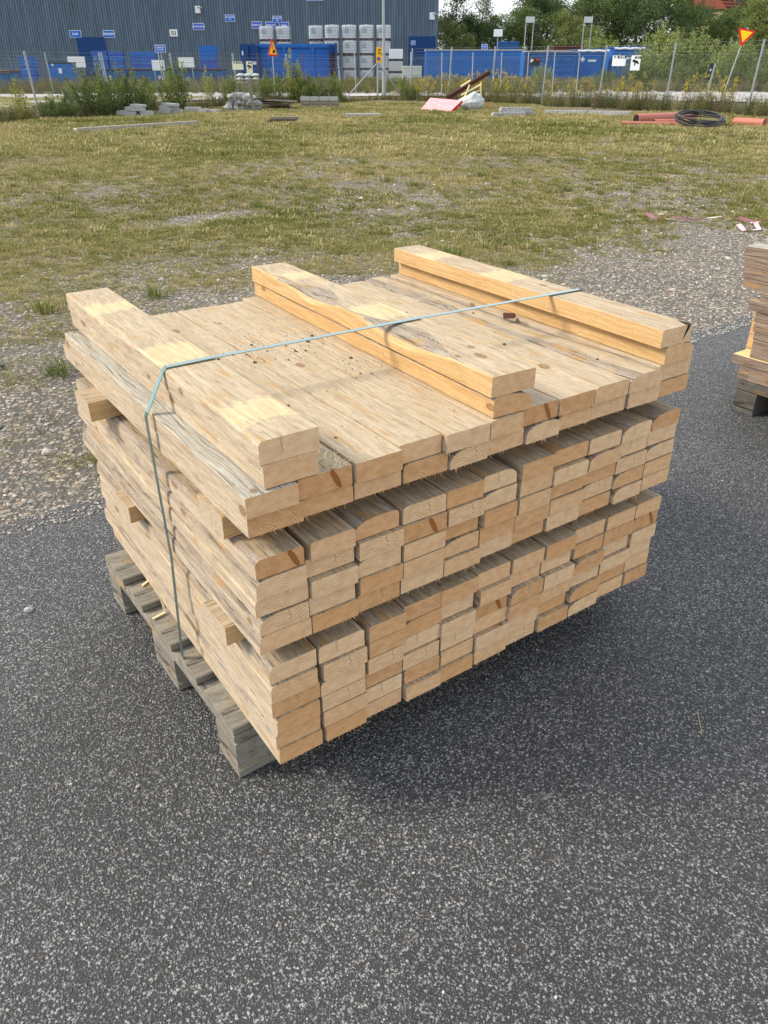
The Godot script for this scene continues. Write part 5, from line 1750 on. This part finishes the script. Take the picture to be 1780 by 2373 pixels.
func bushes() -> void:
	var gA := shoots(36, 1.6, 1.7, 180, 0.066, Color(0.070, 0.107, 0.031), Color(0.234, 0.286, 0.078), 0.11)
	var gB := shoots(22, 1.6, 1.1, 160, 0.062, Color(0.087, 0.130, 0.038), Color(0.269, 0.313, 0.087), 0.10)
	var gC := shoots(9, 1.6, 0.6, 160, 0.058, Color(0.174, 0.218, 0.051), Color(0.434, 0.417, 0.095), 0.075)
	var bs := [
		[-10.1, 24.1, 1.15, gC, "slim yellowish sapling at the far left fence"], [-8.95, 26.9, 1.62, gA, "biggest dense bush on the left fence"], [-8.2, 27.9, 1.5, gA, "dense bush right beside the biggest one"], [-7.9, 29.2, 1.25, gB, "low bush under the white board"],
		[-7.25, 30.4, 1.80, gB, "tall bush at the fence post below the D3 sign"], [-6.6, 33.0, 1.5, gC, "slim yellow green sapling left of the sign pair"], [-5.9, 33.6, 1.25, gB, "bush just left of the guard signs"],
		[-5.0, 35.2, 1.05, gB, "low bush before the grey sacks"], [-4.55, 35.6, 1.5, gB, "bush below the triangular works sign"], [-3.75, 36.0, 2.1, gC, "tallest yellow green sapling in the middle"], [-3.4, 36.0, 1.5, gB, "bush at the foot of the tallest sapling"], [-3.05, 36.6, 1.25, gA, "bush right of the tallest sapling"],
		[-2.1, 37.0, 1.35, gB, "bush at the end of the left fence"], [0.95, 41.0, 1.15, gB, "bush right of the lamp post"], [-9.6, 25.3, 0.8, gA, "low dense bush at the foot of the left post"], [-10.9, 23.2, 0.75, gA, "low bush at the left edge"], [-11.9, 22.0, 0.8, gA, "low bush just past the left edge"], [1.3, 40.6, 0.8, gB, "low bush at the foot of the first right post"]]
	for e in bs:
		var s: float = e[2] / 1.6
		shrub("bush", e[3], yd(e[0], e[1], -0.02), e[4], "bush", "bushes along the left fence", Vector3(s, s, s) if e[2] > 1.0 else Vector3(s * 1.5, s, s * 1.5))
	# goldenrod
	var g := Geo.new()
	var s := Geo.new()
	for k in 16:
		var b := Vector3(rng.randfn(0, 0.22), 0, rng.randfn(0, 0.22))
		var hh := rnd(0.55, 1.2)
		var t := b + Vector3(rng.randfn(0, 0.10), hh, rng.randfn(0, 0.10))
		s.tube(b, t, 0.005, 4, 0.003, false)
		for q in 26:
			g.col = Color(0.15, 0.18, 0.045).lerp(Color(0.32, 0.32, 0.08), rng.randf())
			leaf(g, b.lerp(t, rnd(0.15, 0.85)), Vector3(rnd(-1, 1), rnd(-0.3, 0.7), rnd(-1, 1)).normalized(), rnd(0.05, 0.10), 0.010)
		for q in (int(rnd(22, 50)) if k % 3 else 6):
			g.col = Color(0.78, 0.55, 0.035).lerp(Color(0.42, 0.38, 0.07), rng.randf()) * rnd(0.8, 1.15)
			var f := rng.randf()
			leaf(g, t + Vector3(rng.randfn(0, 0.055) * (1.2 - f), -0.02 - 0.20 * (1.0 - f) + 0.05, rng.randfn(0, 0.055) * (1.2 - f)), Vector3(rnd(-1, 1), rnd(-1, 1), rnd(-1, 1)).normalized(), 0.045, 0.015)
	var gr := [g.mesh(M.leaf), s.mesh(M.bark)]
	var gs := [[2.0, 39.5, 0.9, "leftmost, right of the lamp post"], [2.75, 39.4, 1.0, "behind the red board"], [3.25, 39.0, 0.95, "left of the leaning brown pallet"], [3.9, 38.4, 1.05, "behind the brown pallet"], [5.0, 37.6, 1.1, "bright dense one right of the brown pallet"], [5.35, 37.2, 0.95, "beside the fence post right of the pallet"], [5.9, 36.4, 0.9, "between two posts before the blue container"], [6.6, 35.0, 0.8, "below the square panelled skip"], [7.5, 34.0, 0.85, "before the white road, left of the guard signs"],
		[8.15, 33.4, 0.7, "at the post left of the guard signs"], [8.9, 32.0, 1.0, "big one below the camera sign"], [9.35, 31.6, 0.8, "right of the camera sign"], [10.6, 29.6, 1.05, "tall one left of the road marker"], [11.3, 28.6, 0.95, "below the give way sign"], [10.9, 29.0, 0.65, "low one beside the road marker"], [4.3, 38.6, 0.9, "right behind the white sack"], [1.6, 40.6, 0.8, "at the first right fence post"]]
	for e in gs:
		var sc: float = e[2]
		shrub("goldenrod", gr, yd(e[0], e[1], -0.02), "goldenrod clump with yellow plumes, %s" % e[3], "goldenrod", "goldenrod along the right fence", Vector3(sc, sc, sc))
	# weeds along the fences
	var st := Geo.new()
	for k in 12:
		var b := Vector3(rng.randfn(0, 0.07), 0, rng.randfn(0, 0.07))
		var t := b + Vector3(rng.randfn(0, 0.10), rnd(0.5, 1.0), rng.randfn(0, 0.10))
		var c := rnd(0.7, 1.3)
		st.col = Color(c, c, c)
		st.tube(b, t, 0.006, 3, 0.002, false)
		for q in 16:
			st.col = Color(c, c, c) * rnd(0.7, 1.3)
			leaf(st, b.lerp(t, rnd(0.1, 1.0)), Vector3(rnd(-1, 1), rnd(-0.2, 1.0), rnd(-1, 1)).normalized(), rnd(0.05, 0.11), 0.011)
	var wx := []
	var wc := []
	var tones := [Color(0.149, 0.169, 0.046), Color(0.243, 0.230, 0.081), Color(0.176, 0.121, 0.068), Color(0.338, 0.284, 0.135), Color(0.115, 0.149, 0.041)]
	var line := [[-13.0, 19.0], [-9.92, 24.9], [-7.34, 31.14], [-3.85, 36.29], [-1.8, 37.45], [0.0, 41.5], [2.86, 38.91], [6.32, 34.93], [9.85, 30.44], [12.9, 24.0]]
	for k in 1750:
		var i := rng.randi() % 9
		var f := rng.randf()
		var u := lerpf(line[i][0], line[i + 1][0], f)
		var v := lerpf(line[i][1], line[i + 1][1], f)
		var left := i < 5
		v += rng.randfn(0.1, 0.45 if left else 0.65)
		if not left and rng.randf() < 0.25:
			v += rnd(0.5, 3.0)
		var sc := (rnd(0.3, 0.6) if left else rnd(0.35, 0.8)) * (0.9 if i < 6 else 1.0)
		if i == 4 or i == 5:
			sc *= 0.6
		wx.append(Transform3D(Basis(Vector3.UP, rnd(0, TAU)) * Basis.from_scale(Vector3(sc, sc * 0.85, sc)), yd(u + rnd(-0.3, 0.3), v, -0.03)))
		wc.append(tones[rng.randi() % 5] * rnd(0.8, 1.2))
	for k in 2600:
		var u := rnd(-26.0, 30.0)
		var v := rnd(49.0, 60.0)
		if u > 9.0:
			v = rnd(52.0, 72.0)
		elif rng.randf() < 0.5:
			v = rnd(60.0, 72.0)
		var sc := rnd(0.5, 1.1)
		wx.append(Transform3D(Basis(Vector3.UP, rnd(0, TAU)) * Basis.from_scale(Vector3(sc * 1.5, sc * 0.8, sc * 1.5)), yd(u, v, -0.03)))
		wc.append(tones[rng.randi() % 5] * rnd(0.8, 1.2))
	stuff("weeds", st.mesh(M.leaf), wx, wc, "tall dry weeds and grasses along the fences and the road", "weeds")


# ---------------------------------------------------------------- things lying along the fence
func block(at: Vector3, s: Vector3, turn: float, label: String, category: String, group: String, m: Material, called := "concrete_slab", tilt := 0.0) -> void:
	var g := Geo.new()
	g.bevel(Vector3.ZERO, s, minf(s.y, s.z) * 0.12, Basis(), 2.0)
	single(called, g.mesh(m), label, category, at + Vector3(0, s.y * 0.5, 0), Basis(Vector3.UP, YAW + turn) * Basis(Vector3.BACK, tilt), group)


func debris() -> void:
	# three low piles of grey slabs at the left
	var e := [
		[-7.95, 26.9, 0.0, 0.62, 0.16, "lower left slab of the leftmost pile"], [-7.42, 27.0, 0.0, 0.42, 0.16, "lower right slab of the leftmost pile"], [-7.72, 26.9, 0.165, 0.55, 0.10, "upper slab of the leftmost pile"], [-7.62, 26.95, 0.27, 0.40, 0.07, "top slab of the leftmost pile"],
		[-7.15, 28.3, 0.0, 0.40, 0.13, "lower left slab of the second pile"], [-6.78, 28.4, 0.0, 0.28, 0.15, "lower right slab of the second pile"], [-7.02, 28.35, 0.135, 0.62, 0.11, "middle slab of the second pile"], [-6.95, 28.3, 0.25, 0.50, 0.07, "top slab of the second pile"],
		[-6.45, 29.3, 0.0, 0.55, 0.17, "left slab of the third low pile"], [-6.08, 29.2, 0.0, 0.30, 0.12, "right slab of the third low pile"], [-5.75, 29.3, 0.0, 0.38, 0.10, "single flat slab right of the third pile"]]
	for s in e:
		block(yd(s[0], s[1], s[2] - 0.01), Vector3(s[3], s[4], rnd(0.26, 0.42)), rnd(-0.45, 0.45), "grey concrete slab, %s along the fence" % s[5], "slab", "grey slabs along the left fence", M.concrete, "concrete_slab", rnd(-0.07, 0.07))
	# heap of stones with a leaning post
	for k in 14:
		var row := k / 5
		var s := rnd(0.13, 0.24)
		var o := single("rubble_stone", rock_mesh(200 + k), "grey rubble stone, %s from left in the %s layer of the stone heap" % [ORD[k % 5], ["bottom", "middle", "top"][row]], "stone", yd(-5.45 + (k % 5) * 0.24 + row * 0.08, 30.4 + rnd(-0.1, 0.1), s * 0.45 + row * 0.17), Basis(Vector3.UP, rnd(0, 6)) * Basis.from_scale(Vector3(s, s * 0.6, s * 0.7)), "rubble stones in the heap")
		o.material_override = M.concrete
	var g := Geo.new()
	g.bevel(Vector3(0, 0.45, 0), Vector3(0.10, 0.98, 0.10), 0.015, Basis(Vector3.BACK, 0.12))
	single("leaning_post", g.mesh(M.old), "short grey post leaning on the stone heap", "post", yd(-4.55, 30.0), yb())
	# old boards
	for k in 9:
		g = Geo.new()
		g.box(Vector3.ZERO, Vector3(rnd(0.9, 1.5), 0.045, 0.14), Basis(Vector3.UP, rnd(-0.2, 0.2)) * Basis(Vector3.BACK, rnd(-0.07, 0.07)), 1.0)
		single("old_board", g.mesh(M.old if k % 2 else M.bark), "weathered board in the board heap between the left posts, %s from below" % ORD[k], "board", yd(-3.95 + rnd(-0.2, 0.2), 31.4 + rnd(-0.2, 0.2), 0.03 + k * 0.038), yb(), "weathered boards in the heap")
	for k in 12:
		var row := k / 4
		block(yd(-2.95 + (k % 4) * 0.36 + rnd(-0.03, 0.03), 32.6, -0.01 + row * 0.13), Vector3(0.34, 0.12, 0.35), rnd(-0.08, 0.08), "grey paving block, %s from left in %s row of the right pile" % [ORD[k % 4], ["bottom", "middle", "top"][row]], "block", "paving blocks in the right pile", M.concrete if row == 2 else M.old, "paving_block")
	block(yd(-2.75, 23.6, 0.0), Vector3(0.80, 0.09, 0.16), 0.05, "lower dark plank lying in the middle of the field", "plank", "dark planks lying in the field", M.bark, "dark_plank")
	block(yd(-2.72, 23.65, 0.09), Vector3(0.78, 0.06, 0.16), 0.12, "upper dark plank lying in the middle of the field", "plank", "dark planks lying in the field", M.old, "dark_plank")
	block(yd(-0.65, 26.6, -0.01), Vector3(1.1, 0.10, 0.30), 0.0, "flat slab sunk in the grass left of the red board", "slab", "", M.concrete, "sunken_slab")
	# long grey beam
	g = Geo.new()
	var a := Vector3(5.28, 0.06, -18.85)
	var b := Vector3(8.71, 0.06, -19.9)
	g.bevel(Vector3.ZERO, Vector3(a.distance_to(b), 0.12, 0.14), 0.015, Basis(), 1.0)
	single("grey_beam", g.mesh(M.grey), "long grey timber beam lying in the grass at the left", "beam", (a + b) * 0.5, Basis(Vector3.UP, atan2(-(b - a).z, (b - a).x)))
	# red board, leaning
	g = Geo.new()
	var p0 := yd(1.23, 30.18, 0.0)
	var p1 := yd(2.15, 28.86, 0.0)
	var p2 := yd(2.62, 29.3, 0.36)
	var p3 := yd(1.62, 30.6, 0.40)
	var n0 := (p1 - p0).cross(p3 - p0).normalized() * -0.05
	g.quad(p0, p1, p2, p3)
	g.quad(p3 + n0, p2 + n0, p1 + n0, p0 + n0)
	for q in [[p0, p1], [p2, p3], [p3, p0]]:
		g.quad(q[1], q[0], q[0] + n0, q[1] + n0)
	var rb := single("red_board", g.mesh(M.board), "faded pink red board propped up in the grass by the fence", "board")
	g = Geo.new()
	g.quad(p2, p1, p1 + n0 * 1.6, p2 + n0 * 1.6)
	g.quad(p2 + (p2 - p3).normalized() * 0.01, p2 + n0 * 1.6, p1 + n0 * 1.6, p1 + (p2 - p3).normalized() * 0.01)
	part("edge", g.mesh(M.red), rb)
	# leaning brown slatted pallet on a wooden frame
	var pl := thing("slatted_rack", "dark brown slatted rack leaning over pale wooden legs by the right fence", "rack")
	var lo := yd(2.33, 31.5, 0.36)
	var hi := yd(3.82, 31.9, 1.15)
	var d := (hi - lo)
	var side := yb() * Vector3(0, 0.0, -1)
	for sd in [0.0, 0.75]:
		g = Geo.new()
		var o: Vector3 = side * float(sd)
		var up := Vector3(0, 0.07, 0)
		var bb := Basis(d.normalized(), d.normalized().cross(side).normalized() * -1.0, side).orthonormalized()
		g.box((lo + hi) * 0.5 + o, Vector3(d.length(), 0.11, 0.04), bb)
		part("rail", g.mesh(M.rust), pl)
	for k in 17:
		g = Geo.new()
		var c := lo.lerp(hi, (k + 0.5) / 17.0) + side * 0.37 + Vector3(0, 0.07, 0)
		g.box(c, Vector3(0.055, 0.025, 0.86), Basis(d.normalized(), d.normalized().cross(side).normalized() * -1.0, side).orthonormalized())
		part("slat", g.mesh(M.rust if k % 3 else M.bark), pl)
	for q in [[yd(2.75, 31.45, 0.72), yd(3.10, 31.5, 0.92)], [yd(3.47, 31.5, 0.86), yd(3.52, 31.5, 0.05)], [yd(2.78, 31.45, 0.45), yd(3.52, 31.6, 0.80)], [yd(2.80, 31.4, 0.35), yd(3.50, 31.6, 0.62)], [yd(3.05, 31.3, 0.78), yd(2.88, 31.2, 0.40)], [yd(2.88, 31.0, 0.42), yd(3.0, 30.4, 0.02)], [yd(2.80, 31.2, 0.30), yd(2.92, 31.2, 0.0)]]:
		g = Geo.new()
		g.tube(q[0], q[1], 0.033, 4)
		part("pale_leg", g.mesh(M.pale), pl)
	# white sack
	g = Geo.new()
	var rings := []
	var nz := noise(333, 1.2, 2)
	for i in 12:
		var t := float(i) / 11.0
		var r := sin(PI * clampf(t, 0.03, 0.97))
		var ring := PackedVector3Array()
		for k in 16:
			var an := TAU * k / 16.0
			var q := Vector3(-0.46 + 0.92 * t, 0.25 + 0.30 * pow(r, 0.55) * sin(an) * (0.8 if t < 0.4 else 1.05), 0.32 * pow(r, 0.6) * cos(an))
			q *= 1.0 + 0.16 * nz.get_noise_3dv(q * 3.0)
			q.y = maxf(q.y, -0.02)
			ring.append(q)
		rings.append(ring)
	g.skin(rings)
	single("white_sack", g.mesh(M.sack), "bulging white plastic sack under the brown rack", "sack", yd(3.05, 30.55), yb())
	block(yd(3.75, 32.2, 0.10), Vector3(0.62, 0.10, 0.12), 0.0, "short orange brown timber right of the white sack", "timber", "", M.gold[0], "short_timber")
	# pale concrete posts, a stack of three
	for q in [[3.80, 26.3, 0.0, 1.05, "lower front"], [4.12, 26.75, 0.0, 1.05, "lower back"], [4.02, 26.5, 0.135, 0.98, "upper"]]:
		g = Geo.new()
		g.bevel(Vector3.ZERO, Vector3(q[3], 0.14, 0.18), 0.03)
		single("concrete_post", g.mesh(M.concrete), "pale grey concrete post, %s one of the stack right of the red board" % q[4], "post", yd(q[0], q[1], q[2] + 0.06), yb(0.12), "pale concrete posts in the stack")
	for q in [[5.18, 28.0, 6.45, 27.55, "left piece"], [6.5, 27.5, 7.7, 27.0, "right piece"]]:
		var A := yd(q[0], q[1], 0.07)
		var B := yd(q[2], q[3], 0.05)
		g = Geo.new()
		g.bevel(Vector3.ZERO, Vector3(A.distance_to(B), 0.14, 0.2), 0.02)
		single("concrete_beam", g.mesh(M.concrete), "long pale concrete beam in the grass before the right fence, %s" % q[4], "beam", (A + B) * 0.5, Basis(Vector3.UP, atan2(-(B - A).z, (B - A).x)), "concrete beams before the right fence")
	# clay coloured pipes
	for q in [[6.92, 23.65, 8.95, 24.9, 0.125, 0.10, "thickest one, behind the others"], [7.32, 23.3, 8.35, 23.4, 0.06, 0.05, "thin upper one left of the hose coil"], [6.35, 23.0, 8.2, 22.6, 0.045, 0.035, "thin lowest one left of the hose coil"], [9.2, 22.6, 9.72, 21.95, 0.10, 0.09, "short one right of the hose coil"]]:
		g = Geo.new()
		var A := yd(q[0], q[1], q[5])
		var B := yd(q[2], q[3], q[5])
		g.tube(A, B, q[4], 16)
		var A2 := A.lerp(B, 0.94)
		g.tube(A2, B, q[4] * 1.14, 16)
		var pp := single("drain_pipe", g.mesh(M.pipe), "terracotta coloured drain pipe, %s" % q[6], "pipe", Vector3.ZERO, Basis(), "terracotta drain pipes")
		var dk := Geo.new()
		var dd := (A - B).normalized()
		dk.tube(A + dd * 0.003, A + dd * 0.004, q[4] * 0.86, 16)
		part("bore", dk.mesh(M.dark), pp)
	# coil of black hose
	var hs := thing("hose_coil", "coil of black hose lying on the pipes at the right", "hose", yd(8.1, 22.1, 0.05), YAW)
	for k in 8:
		g = Geo.new()
		var pts := PackedVector3Array()
		var r := 0.62 - 0.035 * (k % 4) + 0.02 * sin(k * 2.3)
		for q in 33:
			var an := TAU * q / 32.0
			pts.append(Vector3(cos(an) * r, 0.04 + 0.045 * (k / 4) + 0.17 * (0.5 + 0.5 * sin(an)) + 0.05 * sin(an + k), -sin(an) * r))
		g.line(pts, 0.017, 6)
		part("hose_loop", g.mesh(M.hose), hs)


# ---------------------------------------------------------------- start
func _ready() -> void:
	rng.seed = 20240917
	var cam := Camera3D.new()
	cam.name = "camera"
	add_child(cam)
	cam.transform = Transform3D(Basis(Vector3(0.811394, 0.000187, 0.584500), Vector3(0.292473, 0.865675, -0.406284), Vector3(-0.506063, 0.500607, 0.702348)), Vector3(-0.41401, 1.31668, 1.10442))
	cam.fov = 67.34
	cam.near = 0.05
	cam.far = 1500.0
	cam.current = true
	var we := WorldEnvironment.new()
	we.name = "environment"
	var env := Environment.new()
	env.background_mode = Environment.BG_SKY
	var sky := Sky.new()
	var sm := ProceduralSkyMaterial.new()
	sm.sky_top_color = Color(0.78, 0.82, 0.87)
	sm.sky_horizon_color = Color(0.93, 0.94, 0.95)
	sm.sky_curve = 0.25
	sm.ground_bottom_color = Color(0.32, 0.31, 0.28)
	sm.ground_horizon_color = Color(0.60, 0.60, 0.58)
	sm.sun_angle_max = 30.0
	sm.energy_multiplier = 1.0
	sky.sky_material = sm
	env.sky = sky
	env.tonemap_mode = Environment.TONE_MAPPER_LINEAR
	env.tonemap_exposure = 1.68
	env.sdfgi_enabled = true
	env.ssao_enabled = true
	env.ssil_enabled = true
	env.background_energy_multiplier = 1.0
	we.environment = env
	add_child(we)
	var sun := DirectionalLight3D.new()
	sun.name = "sun"
	sun.light_energy = 0.8
	sun.light_color = Color(1.0, 0.965, 0.90)
	sun.light_angular_distance = 16.0
	sun.shadow_enabled = true
	add_child(sun)
	sun.look_at_from_position(Vector3(-0.62, 0.62, -0.42), Vector3.ZERO)
	materials()
	ground()
	warehouse()
	stack()
	pallet("grey weathered pallet under the strapped plank stack", Vector3.ZERO, M.old)
	strap()
	second_stack()
	yard_goods()
	fences()
	trees()
	bushes()
	debris()
	small_things()
	cover()
